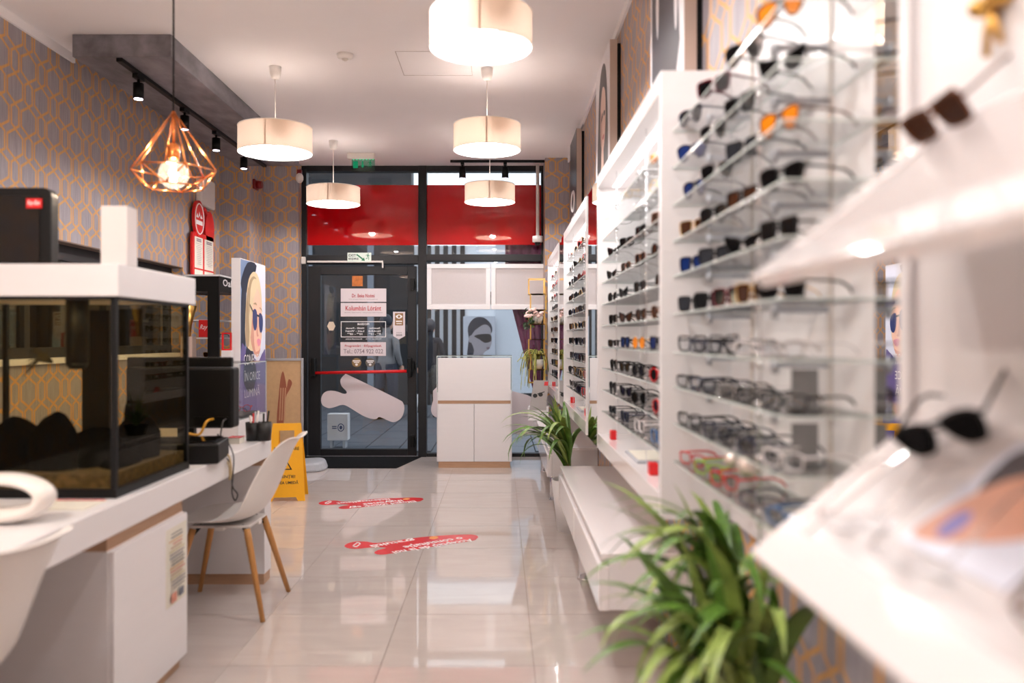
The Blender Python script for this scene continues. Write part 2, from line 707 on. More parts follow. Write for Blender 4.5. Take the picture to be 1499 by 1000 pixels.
# stepped piers beside the storefront
struct('wall_step_left', MB().box(XL, -2.53, 8.25, 8.94, 0, CEIL), WP, 'papered projecting wall step in the far left corner')
struct('wall_pier_left', MB().box(-2.53, -2.16, 8.75, 8.94, 0, CEIL), WP, 'narrow papered pier left of the door')
struct('wall_pier_right', MB().box(.462, XR + .2, 8.5, 8.94, 0, CEIL), WP, 'papered pier right of the shop window')
struct('wall_right', MB().box(XR, XR + .2, YR, 8.94, 0, CEIL), WP, 'right wall papered in grey with gold hexagons')
struct('trim_2', MB().box(XR - .016, XR, YR, 8.5, CEIL - .05, CEIL), M_CEIL, 'thin white ceiling cornice along the right wall')
struct('wall_rear', MB().box(XL - .2, XR + .2, YR - .2, YR, 0, CEIL), M_WHITEWALL, 'plain white wall behind the viewpoint')
struct('baseboard_left', MB().box(XL, XL + .012, YR, 8.25, 0, .07), M_WHITE, 'white baseboard of the left wall')

# interior window in the left wall: frame bars, panes, sill
wn = struct('window_4', MB().box(XL - .17, XL + .03, WY0 - .01, WY1 + .01, WZ0 - .03, WZ0 + .004), M_WHITE, 'long interior window in the papered left wall')
mb = MB()
mb.box(XL - .16, XL - .1, WY0, WY1, WZ1 - .11, WZ1)
mb.box(XL - .16, XL - .1, WY0, WY1, WZ0, WZ0 + .07)
part('window_frame', mb, M_DARK, wn)
for yy in (WY0, 4.1, 5.05, 6.1, WY1 - .06):
    part('window_bar', MB().box(XL - .155, XL - .105, yy, yy + .06, WZ0 + .07, WZ1 - .11), M_DARK, wn)
for a, b in ((3.06, 4.1), (4.16, 5.05), (5.11, 6.1), (6.16, 7.24)):
    part('pane', MB().box(XL - .136, XL - .13, a, b, WZ0 + .07, WZ1 - .11), M_PANE, wn)
part('reveal_lining', MB().box(XL - .2, XL - .001, WY0, WY1, WZ1 - .008, WZ1 + .001), mat('brown_reveal', (112, 92, 80), .6, noise=.06, scale=9), wn)
# the dim room behind that window
M_DIM = mat('dim_brown_wall', (74, 60, 50), .8, noise=.08, scale=4)
struct('wall_back_room', MB().box(-5.0, -4.9, 2.4, 8.3, 0, 2.7).box(-5.0, XL - .2, 2.3, 2.4, 0, 2.7).box(-5.0, XL - .2, 8.3, 8.4, 0, 2.7), M_DIM, 'dim brown walls of the room behind the interior window')
struct('floor_back_room', MB().box(-5.0, XL - .2, 2.3, 8.4, -.06, 0), M_DIM, 'floor of the room behind the interior window')
struct('ceiling_back_room', MB().box(-5.0, XL - .2, 2.3, 8.4, 2.7, 2.8), M_DIM, 'ceiling of the room behind the interior window')
bk = thing('bookcase', 'dark brown bookcase standing in the room behind the interior window', 'bookcase', (-4.65, 6.6, 0))
part('carcass', MB().box(-4.88, -4.45, 5.6, 5.63, 0, 2.1).box(-4.88, -4.45, 7.57, 7.6, 0, 2.1).box(-4.88, -4.86, 5.63, 7.57, 0, 2.1).box(-4.88, -4.45, 5.6, 7.6, 2.1, 2.13), mat('walnut', (92, 58, 40), .45, noise=.2, scale=6, stretch=(1, 8, 1)), bk)
for z in (.4, .8, 1.2, 1.5, 1.8):
    part('shelf', MB().box(-4.86, -4.46, 5.63, 7.57, z, z + .025), MATS['walnut'], bk)
# wicker chair back showing through the aquarium at the far left
ch = thing('wicker_chair', 'pale wicker armchair behind the interior window, seen through the fish tank', 'chair', (-3.45, 4.75, 0))
M_WICK = mat('wicker', (196, 176, 132), .7, noise=.3, scale=40, stretch=(1, 1, 6), bump=.5)
mb = MB()
for i in range(9):
    z = .5 + .085 * i
    r = .27 + .03 * math.sin(i * .5)
    mb.tube([(-3.45 + r * math.cos(math.radians(a)), 4.75 + r * math.sin(math.radians(a)), z) for a in range(60, 301, 20)], .042, 6)
part('backrest', mb, M_WICK, ch)
part('seat', MB().lathe([(.01, .44), (.25, .44), (.28, .47), (.25, .5), (.01, .5)], (-3.45, 4.75, 0), 20), M_WICK, ch)
for sx, sy in ((-1, -1), (-1, 1), (1, -1), (1, 1)):
    part('leg', MB().cyl((-3.45 + sx * .18, 4.75 + sy * .18, 0), (-3.45 + sx * .16, 4.75 + sy * .16, .45), .018, .02, 8), M_LEG, ch)
bl = thing('globe_lamp', 'small warm globe lamp glowing in the room behind the interior window', 'lamp', (-4.2, 5.5, 0))
part('pole', MB().cyl((-4.2, 5.5, .02), (-4.2, 5.5, 1.55), .012, None, 8).cyl((-4.2, 5.5, 0), (-4.2, 5.5, .02), .13, None, 16), M_BLACK, bl)
part('globe', MB().ball((-4.2, 5.5, 1.62), .08, 14), emitter('warm_globe', (255, 206, 140), 4.0), bl)
light('globe_light', 'POINT', (0.25, 0, 1.62), 7, (1, .75, .5), bl, shadow_soft_size=.08)

# grey plaster bulkhead hanging from the ceiling on the left
struct('ceiling_bulkhead', MB().box(-2.64, -2.03, 5.05, 8.25, 1.738 + CAMH, CEIL), M_CONC, 'grey marbled plaster bulkhead under the ceiling', bevel=.003)

# ------------------------------------------------------------------ storefront
def FX(px): return PX(px, YS)
def FZ(py): return PZ(py, YS)
def bar(name, px0, px1, py0, py1, parent, d0=.05, d1=.06, m=None):
    return part(name, MB().box(FX(px0), FX(px1), YS - d0, YS + d1, FZ(py1), FZ(py0)), m or M_DARK, parent, bevel=.004)
tf = struct('trim_3', MB().box(FX(441), FX(450), YS - .05, YS + .06, 0, CEIL), M_DARK, 'anthracite aluminium storefront frame', bevel=.004)
bar('mullion', 613, 625, 240, 668.6, tf, .06)
bar('mullion', 792, 800, 240, 668.6, tf)
bar('head_rail', 450, 613, 240, 252, tf)
bar('head_rail', 625, 792, 240, 252, tf)
bar('transom', 450, 613, 374, 387, tf, .055)
bar('transom', 625, 792, 373, 383, tf, .055)
bar('sill_rail', 625, 792, 663, 668.6, tf, .04)
def pane_box(px0, px1, py0, py1, y=0.0, t=.006):
    return MB().box(FX(px0), FX(px1), YS + y, YS + y + t, FZ(py1), FZ(py0))
w2 = struct('window_2', pane_box(450, 613, 252, 374), M_PANE, 'transom window above the door with a red band')
part('red_film_band', pane_box(450, 613, 271, 359, -.003, .0025), M_REDFILM, w2)
w3 = struct('window_3', pane_box(625, 792, 252, 373), M_PANE, 'transom window above the shop window with a red band')
part('red_film_band', pane_box(625, 792, 271, 358.5, -.003, .0025), M_REDFILM, w3)
w1 = struct('window_1', pane_box(625, 792, 383, 663), M_PANE, 'tall clear shop window right of the door')

dr = struct('door_1', MB().box(FX(452), FX(470), YS - .03, YS + .04, .012, FZ(390)), M_DARK, 'anthracite glazed entrance door with red push bar', bevel=.004)
bar('door_stile', 597, 610, 390, 667.5, dr, .03, .04)
bar('door_top_rail', 470, 597, 390, 402.5, dr, .03, .04)
bar('door_bottom_rail', 470, 597, 657, 667.5, dr, .03, .04)
part('pane', pane_box(470, 597, 402.5, 657), M_PANE, dr)
part('push_bar', MB().cyl((FX(465), YS - .11, FZ(545.5)), (FX(597), YS - .11, FZ(543)), .017, None, 12), M_RED, dr)
for px in (461.5, 601):
    o = part('push_bar_bracket', MB().box(FX(px) - .022, FX(px) + .022, YS - .13, YS - .03, FZ(551), FZ(524)), M_BLACK, dr, bevel=.008)
for py in (416, 536, 645):
    part('hinge', MB().box(FX(601.5), FX(607), YS - .06, YS - .03, FZ(py + 9), FZ(py - 8)).cyl((FX(609), YS - .05, FZ(py + 5)), (FX(609), YS - .05, FZ(py - 5)), .012, None, 10), M_BLACK, dr, bevel=.003)
part('closer_rail', MB().box(FX(452), FX(562), YS - .075, YS - .056, FZ(385.2), FZ(382.6)).box(FX(560.5), FX(562.5), YS - .075, YS - .056, FZ(393), FZ(385)), M_OFFW, dr)
part('closer_box', MB().box(FX(443.5), FX(449.5), YS - .09, YS - .051, FZ(387.5), FZ(377)), M_OFFW, dr, bevel=.006)
part('threshold', MB().box(FX(450), FX(610), YS - .05, YS + .05, 0, .01), M_ALU, dr)

# signs and stickers on the door glass
YG = YS - .002
def sign_plate(name, px0, px1, py0, py1, label, m=M_WHTEXT, t=.004):
    cx, cz = (FX(px0) + FX(px1)) / 2, FZ(py1)
    r = thing(name, label, 'sign', (cx, YG, cz))
    part('plate', MB().box(FX(px0), FX(px1), YG - t, YG, FZ(py1), FZ(py0)), m, r)
    return r
M_PLATE = mat('pale_plate', (226, 214, 218), .4, noise=.01, scale=10)
def dtext(r, body, m, px, py, hpx, wpx, bold=.03, t=.0045, mirror=False):
    text('lettering', body, m, r, (FX(px), YG - t, FZ(py)), OX, OZ, height=hpx * YS / F_PX, width=wpx * YS / F_PX, bold=bold, mirror=mirror)
s = sign_plate('name_plate', 499, 565.5, 422.5, 442, 'white door plate lettered Dr. Beke Noémi in red', M_PLATE)
dtext(s, 'Dr. Beke Noémi', M_REDTEXT, 532, 433, 5.4, 33, .012)
dtext(s, 'Medic Specialist Oftalmolog · Szemész szakorvos', M_GREYTEXT, 532, 438.3, 1.7, 42, .0)
s = sign_plate('name_plate', 499, 565.5, 443.6, 463.4, 'white door plate lettered Kolumbán Lóránt in bold red', M_PLATE)
dtext(s, 'Kolumbán Lóránt', M_REDTEXT, 532, 451.3, 7, 52, .012)
dtext(s, 'Optician, Optometrist · Látszerész, Optometrista', M_GREYTEXT, 532, 457.8, 1.9, 56, .0)
s = sign_plate('phone_plate', 498.5, 565, 501, 521, 'white door plate with appointment telephone number', M_PLATE)
dtext(s, 'Programări · Előjegyzések', M_REDTEXT, 532, 506.6, 4.4, 54, .012)
dtext(s, 'Tel.: 0754 922 022', M_GREYTEXT, 532, 514.3, 6.6, 58, .01)
# opening hours printed on the outside of the glass, seen mirrored
hz = thing('opening_hours', 'white mirrored opening hours lettering in a frame on the door glass', 'sign', (FX(532), YG, FZ(494)))
mb = MB()
for a, b, c, d in ((499, 565, 470.5, 471.5), (499, 565, 492.8, 493.8), (499, 500, 471.5, 492.8), (564, 565, 471.5, 492.8)):
    mb.box(FX(a), FX(b), YG - .001, YG, FZ(d), FZ(c))
part('border', mb, M_WHTEXT, hz)
for body, px, py, h, w in (('PROGRAM', 532, 474.6, 3.2, 17), ('Hétfő - Péntek', 519.5, 480.4, 2.6, 27), ('Luni - Vineri', 519.5, 484.6, 2.6, 27), ('10°° - 18°°', 519.5, 489, 3.2, 22),
                           ('Szombat', 548.5, 480.4, 2.6, 16), ('Sâmbătă', 548.5, 484.6, 2.6, 18), ('9°° - 13°°', 548.5, 489, 3.2, 18), ('Duminică închis', 518, 496.3, 1.7, 24), ('Vasárnap zárva', 547, 496.3, 1.7, 23)):
    dtext(hz, body, M_WHTEXT, px, py, h, w, .02, .001, True)
# award pennant
pn = thing('award_pennant', 'white pennant sticker with brown eye emblem dated 2025 on the door', 'sticker', (FX(584), YG, FZ(496)))
pts = [(575.5, 456.5), (575.5, 492), (584, 497), (593, 492), (593, 456.5)]
mb = MB()
mb.prism([(FX(a), FZ(b)) for a, b in pts], lambda u, v, w: (u, YG - w, v), .0015)
part('plate', mb, M_PLATE, pn)
M_BROWNP = mat('brown_print', (150, 108, 66), .5, noise=.05, scale=10)
k = YS / F_PX
printed('emblem', pn, (FX(584.2), YG - .0015, FZ(467.5)), OX, OZ, [(M_BROWNP, rrect(12 * k, 18 * k, .004)), (M_WHTEXT, [(x, z + 4 * k) for x, z in smooth_poly([(-5 * k, 0), (0, 3.2 * k), (5 * k, 0), (0, -3.2 * k)])]), (M_BROWNP, ellipse(0, 4 * k, 1.9 * k, 1.9 * k)), (M_WHTEXT, rrect(9 * k, 1.8 * k, .002, 2, 0, -3 * k)), (M_WHTEXT, rrect(8 * k, 1.2 * k, .002, 2, 0, -6.4 * k))])
dtext(pn, '★★★★', M_BLKTEXT, 584.2, 487, 1.6, 8, 0, .0017)
dtext(pn, '2025', M_BLKTEXT, 584.2, 490.6, 2.6, 9, .02, .0017)
for px, col, lab in ((522, (146, 118, 74), 'round bronze seal sticker under the phone plate'), (542, (110, 102, 92), 'round grey seal sticker under the phone plate')):
    st = thing('seal_sticker', lab, 'sticker', (FX(px), YG, FZ(538)))
    part('disc', MB().prism(ellipse(FX(px), FZ(530.8), 7 * k, 6.6 * k, 22), lambda u, v, w: (u, YG - w, v), .0015), mat('seal_%d' % px, col, .4, noise=.1, scale=30), st)
    printed('lettering', st, (FX(px), YG - .0015, FZ(530.8)), OX, OZ, [(M_WHTEXT, rrect(11 * k, 1.6 * k, .002, 2, 0, 2.4 * k)), (M_WHTEXT, rrect(8 * k, 1.3 * k, .002, 2, 0, .2 * k)), (M_WHTEXT, ellipse(0, -3 * k, 2 * k, 1.8 * k, 10))])
solo('hexagon_sticker', MB().prism([(FX(485) + 6 * k * math.cos(math.radians(a)), FZ(477.5) + 7.4 * k * math.sin(math.radians(a))) for a in (0, 60, 120, 180, 240, 300)], lambda u, v, w: (u, YG - w, v), .0015), mat('cream_sticker', (226, 208, 186), .5, noise=.02, scale=10), 'small cream hexagon sticker on the left of the door glass', 'sticker')
solo('orange_sticker', MB().box(FX(515.5), FX(531), YG - .0015, YG, FZ(419), FZ(404)), mat('orange_sticker', (196, 110, 40), .5, noise=.35, scale=22), 'small orange square sticker at the top of the door glass', 'sticker')
# big white cut-out decals
blob = [(505, 548.5), (511, 549.5), (580, 583), (590, 590), (592, 599), (588, 611), (579, 617.5), (571, 617), (556, 610.5), (551, 613.5), (543, 613), (530, 608), (508, 594.5), (499, 593), (490, 596), (481, 597.5), (472, 593), (470, 584), (474, 575.5), (482, 572), (492, 572.8), (503, 576.5), (507.5, 575.5), (506.5, 572), (500, 565), (498.5, 556)]
poly = smooth_poly([(FX(a), FZ(b)) for a, b in reversed(blob)], 3)
solo('white_decal', MB().prism(poly, lambda u, v, w: (u, YG - w, v), .001), M_PLATE, 'large white blob-shaped decal on the lower door glass', 'decal')
blob2 = [(640, 566), (634, 586), (631, 600), (635, 609), (646, 612), (700, 620), (745, 634), (770, 636), (786, 630), (789, 600), (780, 582), (752, 573), (738, 568), (700, 556)]
poly = smooth_poly([(FX(a), FZ(b)) for a, b in reversed(blob2)], 3)
solo('white_decal', MB().prism(poly, lambda u, v, w: (u, YG - w, v), .001), M_PLATE, 'large white decal on the shop window behind the podium cabinet', 'decal')
# white shutter panel hung inside the shop window
sh = thing('window_shutter', 'white two-panel framed shutter across the top of the shop window', 'shutter', (FX(710), YS - .08, FZ(453.5)))
yq0, yq1 = YS - .09, YS - .052
for (a, b) in ((626, 718), (719, 800)):
    b2 = min(b, 795.5)
    mb = MB()
    mb.box(FX(a), FX(b2), yq0, yq1, FZ(394), FZ(387.5)).box(FX(a), FX(b2), yq0, yq1, FZ(453.5), FZ(446.5))
    mb.box(FX(a), FX(a + 6.5), yq0, yq1, FZ(446.5), FZ(394))
    if b < 800:
        mb.box(FX(b2 - 6.5), FX(b2), yq0, yq1, FZ(446.5), FZ(394))
    part('panel_frame', mb, M_WHITE, sh, bevel=.003)
    part('panel', MB().box(FX(a + 6.5), FX(b2 - (6.5 if b < 800 else 0)), yq0 + .014, yq1 - .006, FZ(446.5), FZ(394)), mat('grey_panel', (200, 192, 192), .6, noise=.02, scale=60), sh)
# EXIT plate on the transom
ex = thing('exit_plate', 'white plate lettered EXIT IEȘIRE with green running figure above the door', 'sign', (FX(527.5), YS - .058, FZ(385)))
yE = YS - .076
part('plate', MB().box(FX(510.5), FX(545), yE, yE + .004, FZ(384.5), FZ(371)).box(FX(524), FX(531), yE + .004, YS - .055, FZ(381), FZ(375)), mat('exit_white', (222, 232, 222), .4, noise=.01, scale=9), ex)
text('lettering', 'EXIT', M_BLKTEXT, ex, (FX(517.5), yE - .001, FZ(375)), OX, OZ, height=.026, width=.078, bold=.02)
text('lettering', 'IEȘIRE', M_BLKTEXT, ex, (FX(519.5), yE - .001, FZ(380.2)), OX, OZ, height=.028, width=.11, bold=.02)
def runner(cx, cz, s):
    P = lambda pts: [(cx + a * s, cz + b * s) for a, b in pts]
    return [P(ellipse(.12, .85, .13, .13, 10)), P([(-.15, .6), (.15, .72), (.25, .6), (.1, .2), (-.1, .15)]), P([(-.1, .2), (.1, .2), (-.15, -.2), (-.5, -.35), (-.5, -.5), (-.05, -.35)]), P([(0, .2), (.15, .2), (.35, -.2), (.3, -.65), (.15, -.65), (.18, -.2)]), P([(.15, .7), (.3, .4), (.55, .4), (.55, .28), (.2, .28)]), P([(-.15, .62), (-.45, .35), (-.55, .4), (-.2, .7)])]
shp = [(M_GREEN, p) for p in runner(0, 0, .042)] + [(M_GREEN, [(-.115, .035), (-.05, -.015), (-.04, -.004), (-.03, -.04), (-.07, -.036), (-.06, -.026), (-.125, .025)])]
printed('pictogram', ex, (FX(540), yE - .0004, FZ(377.6)), OX, OZ, shp)
# lit exit lamp hanging from the ceiling
el = thing('exit_lamp', 'white ceiling exit lamp with green edge-lit pictogram panel', 'sign', (PX(531.5, 8.3), 8.3, CEIL))
x0 = PX(531.5, 8.3)
part('housing', MB().box(x0 - .155, x0 + .12, 8.26, 8.34, CEIL - .06, CEIL), M_OFFW, el, bevel=.008)
part('panel', MB().box(x0 - .115, x0 + .12, 8.297, 8.303, CEIL - .185, CEIL - .06), glass('green_acrylic', (.55, .75, .66), .8), el)
M_GLOW = emitter('green_lit_print', (30, 150, 100), .55)
shp = [(M_GLOW, p) for p in runner(.07, 0, .045)] + [(M_GLOW, rrect(.05, .07, .003, 2, -.075, 0)), (M_GLOW, [(-.012, .035), (.004, .035), (.004, -.005), (.02, -.005), (-.004, -.035), (-.028, -.005), (-.012, -.005)])]
printed('pictogram', el, (x0, 8.296, CEIL - .115), OX, OZ, shp)
mb = MB()
for i in range(7):
    mb.box(x0 - .1 + i * .033, x0 - .09 + i * .033, 8.29, 8.296, CEIL - .068, CEIL - .061)
part('led_row', mb, emitter('green_led', (60, 235, 170), 1.2), el)

# ------------------------------------------------------------------ outside
M_PAVE = mat('wet_grey_paving', (96, 100, 108), .35, noise=.12, scale=3)
og = struct('ground_outside', MB().box(-14, 12, YS + .06, 30, -.1, -.03), mat('dark_joint_sand', (40, 42, 46), .9, noise=.1, scale=30), 'street paving outside the shop')
pm = MB().box(-.194, .194, -.394, .394, -.03, -.012).mesh('paver', M_PAVE)
for i in range(-11, 7):
    for j in range(8):
        link('paver', pm, og, (i * .4 + .2, YS + .5 + j * .8 + (.4 if i % 2 else 0), 0))
mb = MB()
for i in range(-30, 28):
    for j in range(8, 20):
        if -11 <= i < 7 or True:
            a, b = i * .4 + .2, YS + .5 + j * .8 + (.4 if i % 2 else 0)
            mb.box(a - .198, a + .198, b - .398, b + .398, -.03, -.012)
part('far_paving', mb, M_PAVE, og)['kind'] = 'stuff'
YF = 16.0
fb = thing('opposite_building', 'pale blue grey building across the street with dark glazed bays', 'building', (0, YF, -.03))
part('wall', MB().box(-.1, 9, YF, YF + .4, -.03, 3.2), mat('pale_render', (206, 212, 220), .8, noise=.05, scale=2), fb)
part('dark_facade', MB().box(-9, -1.75, YF + .05, YF + .5, -.03, 6.5), mat('dark_facade', (24, 25, 29), .6, noise=.15, scale=2), fb)
part('lit_glazing', MB().box(-1.75, -.1, YF + .03, YF + .08, .45, 3.1), mat('milky_glazing', (236, 240, 246), .3, noise=.05, scale=2), fb)
for i in range(7):
    x = -1.78 + i * .165
    part('window_bar', MB().box(x, x + .09, YF - .02, YF + .029, -.03, 3.1), M_DARK, fb)
part('window_rail', MB().box(-1.78, -.1, YF - .01, YF + .029, .2, .62).box(-1.78, -.1, YF - .01, YF + .029, 1.95, 2.2), M_DARK, fb)
part('plinth', MB().box(-.1, 9, YF - .03, YF, -.03, .22), M_DARK, fb)
for x in (-6.6, -5.2, -3.8, -2.6):
    part('facade_post', MB().box(x, x + .12, YF - .02, YF + .06, -.03, 3.1), mat('steel_blue', (120, 128, 140), .5, noise=.05, scale=4), fb)
part('cornice', MB().box(-1.75, 9, YF - .1, YF + .5, 3.2, 3.45), mat('pale_render2', (176, 184, 200), .8, noise=.04, scale=2), fb)
for x in (1.2, 2.6, 4.2):
    part('upper_window', MB().box(x, x + .8, YF - .015, YF + .02, 1.4, 2.6), mat('dark_facade'), fb)
# fashion poster across the street
fp = thing('street_poster', 'black and white poster of a woman in dark visor sunglasses across the street', 'poster', (PX(702, YF - .1), YF - .1, .2))
yp = YF - .12
PXc, PZc = PX(702, yp), PZ(497, yp)
ks = yp / F_PX
part('board', MB().box(PX(678, yp), PX(725, yp), yp, yp + .03, .3, PZ(463, yp)), mat('poster_grey', (186, 190, 200), .5, noise=.03, scale=5), fp)
part('stand', MB().box(PX(680, yp), PX(682, yp), yp + .03, yp + .07, -.03, 1.0).box(PX(721, yp), PX(723, yp), yp + .03, yp + .07, -.03, 1.0), M_DARK, fp)
def mkpoly(pts, k, sm=3):
    return smooth_poly([(a * k, b * k) for a, b in pts], sm)
M_HAIRD = mat('print_dark_hair', (38, 40, 52), .5, noise=.1, scale=10)
M_SKING = mat('print_grey_skin', (150, 144, 150), .5, noise=.05, scale=10)
printed('printed_portrait', fp, (PXc, yp, PZc), OX, OZ, [
    (M_HAIRD, mkpoly([(-18, -28), (-16, 0), (-17, 18), (-8, 31), (6, 32), (17, 22), (18, 10), (10, 8), (-4, -6), (-6, -28)], ks)),
    (M_SKING, mkpoly([(-12, 6), (-4, 16), (8, 22), (16, 16), (17, 4), (18, -4), (14, -14), (6, -20), (4, -32), (-12, -32), (-8, -16), (-14, 0)], ks)),
    (M_HAIRD, mkpoly([(-13, 8), (-6, 14), (6, 22), (14, 22), (8, 29), (-4, 30), (-14, 22), (-16, 12)], ks)),
    (M_BLKTEXT, mkpoly([(-8, 5), (4, 8), (16, 7), (17, -2), (8, -5), (0, 0)], ks)),
    (M_SKING, mkpoly([(-16, 2), (-13, 6), (-10, 2), (-12, -4), (-15, -4)], ks)),
    (mat('print_grey_lip', (110, 90, 100), .5, noise=.05, scale=10), mkpoly([(10, -12), (14, -11), (15, -13), (12, -15)], ks))])
# white light box sign on the pavement
lb = thing('pavement_sign', 'white box sign with blue round emblem on the pavement outside the door', 'sign', (FX(488) * 1.09, 9.75, -.012))
x0, x1 = PX(479, 9.7), PX(509, 9.7)
part('box', MB().box(x0, x1, 9.7, 9.85, PZ(645, 9.7), PZ(606, 9.7)), M_WHITE, lb, bevel=.006)
part('foot', MB().box(x0 + .03, x0 + .06, 9.7, 9.84, -.012, PZ(645, 9.7)).box(x1 - .06, x1 - .03, 9.7, 9.84, -.012, PZ(645, 9.7)), M_GREYP, lb)
M_BLUEP = mat('blue_print', (60, 78, 120), .5, noise=.05, scale=10)
kk = 9.7 / F_PX
printed('emblem', lb, (x1 - 10 * kk, 9.7, PZ(626, 9.7)), OX, OZ, [(M_BLUEP, ellipse(0, 0, 5 * kk, 6 * kk)), (M_WHTEXT, ellipse(0, 0, 3.6 * kk, 4.6 * kk)), (M_BLUEP, ellipse(0, 0, 2.2 * kk, 3 * kk)), (M_BLUEP, rrect(7 * kk, 1.4 * kk, .002, 2, -9.6 * kk, 1.6 * kk)), (M_BLUEP, rrect(7 * kk, 1.4 * kk, .002, 2, -9.6 * kk, -1.2 * kk))])
# purple drape hanging outside beside the window
mb = MB()
yd = YS + .16
nz_, nx_ = 14, 18
for j in range(nz_ + 1):
    t = j / nz_
    z = 2.36 + (PZ(600, yd) - 2.36) * t
    pyz = VY - (z - CAMH) * F_PX / yd
    left = 750 + (785 - 750) * max(-.3, (pyz - 453) / (590 - 453))
    for i in range(nx_ + 1):
        u = i / nx_
        px = left + (801 - left) * u
        mb.v.append((PX(px, yd), yd + .03 * math.sin(i * 1.9) * (1 - .3 * t), z))
for j in range(nz_):
    for i in range(nx_):
        a = j * (nx_ + 1) + i
        mb.face((a, a + 1, a + nx_ + 2, a + nx_ + 1), 0, True)
dp = thing('drape', 'purple gathered drape hanging slanted behind the shop window', 'drape', (PX(775, yd), yd, PZ(600, yd)))
o = part('cloth', mb, mat('purple_cloth', (124, 52, 88), .75, noise=.2, scale=9, stretch=(6, 1, 1)), dp)
md = o.modifiers.new('thickness', 'SOLIDIFY'); md.thickness = .004
part('rod', MB().cyl((PX(738, yd), yd, 2.36), (PX(803, yd), yd, 2.36), .012, None, 8).box(PX(800, yd), PX(806, yd), YS + .04, yd + .05, 2.3, 2.42), M_DARK, dp)


def person(name, label, loc, rz, top, legs, hair, h=1.72, bag=False):
    r = thing(name, label, 'person', loc, rz)
    J = {'pel': (0, 0, .93), 'chest': (0, .02, 1.28), 'neck': (0, 0, 1.46), 'sl': (-.18, 0, 1.40), 'sr': (.18, 0, 1.40), 'el': (-.24, .02, 1.13), 'er': (.24, .02, 1.13), 'wl': (-.23, -.10, .90), 'wr': (.23, -.06, .88),
         'hl': (-.10, 0, .88), 'hr': (.10, 0, .88), 'kl': (-.11, -.03, .48), 'kr': (.11, .05, .48), 'al': (-.11, .03, .07), 'ar': (.12, .14, .08), 'tl': (-.12, -.12, .035), 'tr': (.13, 0, .035), 'hb': (0, 0, 1.52), 'ht': (0, -.01, 1.66)}
    R = {'pel': .15, 'chest': .16, 'neck': .06, 'sl': .075, 'sr': .075, 'el': .055, 'er': .055, 'wl': .04, 'wr': .04, 'hl': .10, 'hr': .10, 'kl': .068, 'kr': .068, 'al': .05, 'ar': .05, 'tl': .04, 'tr': .04, 'hb': .075, 'ht': .095}
    E = [('pel', 'chest'), ('chest', 'neck'), ('chest', 'sl'), ('chest', 'sr'), ('sl', 'el'), ('sr', 'er'), ('el', 'wl'), ('er', 'wr'), ('pel', 'hl'), ('pel', 'hr'), ('hl', 'kl'), ('hr', 'kr'), ('kl', 'al'), ('kr', 'ar'), ('al', 'tl'), ('ar', 'tr'), ('neck', 'hb'), ('hb', 'ht')]
    keys = list(J)
    me = bpy.data.meshes.new(name + '_body')
    me.from_pydata([Vector(J[q]) * (h / 1.75) for q in keys], [(keys.index(a), keys.index(b)) for a, b in E], [])
    me.materials.append(top)
    o = link('body', me, r)
    md = o.modifiers.new('skin', 'SKIN')
    for i, q in enumerate(keys):
        sv = me.skin_vertices[0].data[i]
        sv.radius = (R[q] * h / 1.75, R[q] * h / 1.75 * (.75 if q in ('pel', 'chest') else 1))
        sv.use_root = (q == 'pel')
    md.use_smooth_shade = True
    sd = o.modifiers.new('subd', 'SUBSURF'); sd.levels = 1; sd.render_levels = 1
    s = h / 1.75
    # trousers, shoes, hair, face as clothing children
    mb = MB()
    for a, b, c in (('hl', 'kl', 'al'), ('hr', 'kr', 'ar')):
        mb.tube([Vector(J[a]) * s + Vector((0, 0, .06)), Vector(J[b]) * s, Vector(J[c]) * s], [.115 * s, .085 * s, .075 * s], 12)
    part('trousers', mb, legs, r)
    mb = MB()
    mb.ball((0, .02 * s, 1.66 * s), .115 * s, 14, 0, 1.1)
    o2 = part('hair', mb, hair, r)
    mb = MB()
    mb.ball((0, -.035 * s, 1.61 * s), .092 * s, 14, 0, 1.2)
    mb.ball((0, -.13 * s, 1.6 * s), .016, 8)
    mb.ball((-.23 * s, -.12 * s, .86 * s), .042 * s, 8, 0, 1.4)
    mb.ball((.23 * s, -.08 * s, .84 * s), .042 * s, 8, 0, 1.4)
    part('skin', mb, mat('skin', (196, 150, 128), .6, noise=.05, scale=10), r)
    for sx in (-1, 1):
        part('shoe', MB().box(sx * .12 * s - .045, sx * .12 * s + .045, (-.17 if sx < 0 else -.04) * s, (.09 if sx < 0 else .2) * s, 0, .07), M_BLACK, r, bevel=.02)
    for c in r.children:
        c.location = (0, 0, 0)
    return r


def fix_local(r):
    """parts of a rotated root were built in local coordinates: undo the world offset"""
    off = Vector(r.location)
    for c in r.children:
        if c.type == 'MESH' and c.name.split('.')[0] != 'body':
            c.data.transform(Matrix.Translation(off))


p1 = person('person', 'pedestrian in a pale grey jacket and dark trousers beyond the door glass', (PX(566, 13.2), 13.2, -.012), 2.6, mat('grey_jacket', (128, 126, 128), .8, noise=.1, scale=12), mat('dark_trousers', (40, 44, 58), .8, noise=.1, scale=12), M_HAIRD, 1.66)
fix_local(p1)
p2 = person('person', 'pedestrian in dark clothes beyond the shop window left of the podium', (PX(629, 13.6), 13.6, -.012), 3.0, mat('navy_coat', (32, 34, 44), .8, noise=.1, scale=12), mat('camo_trousers', (70, 68, 66), .8, noise=.3, scale=12), M_HAIRD, 1.6)
fix_local(p2)
# ================================================================== LAMPS
def lpart(name, mb, mats, parent, bevel=0.0, smooth=False):
    """part built in the parent's local coordinates"""
    o = link(name, mb.mesh(name, mats), parent)
    if bevel:
        md = o.modifiers.new('bevel', 'BEVEL')
        md.width = bevel
        md.segments = 2
        md.limit_method = 'ANGLE'
    return o


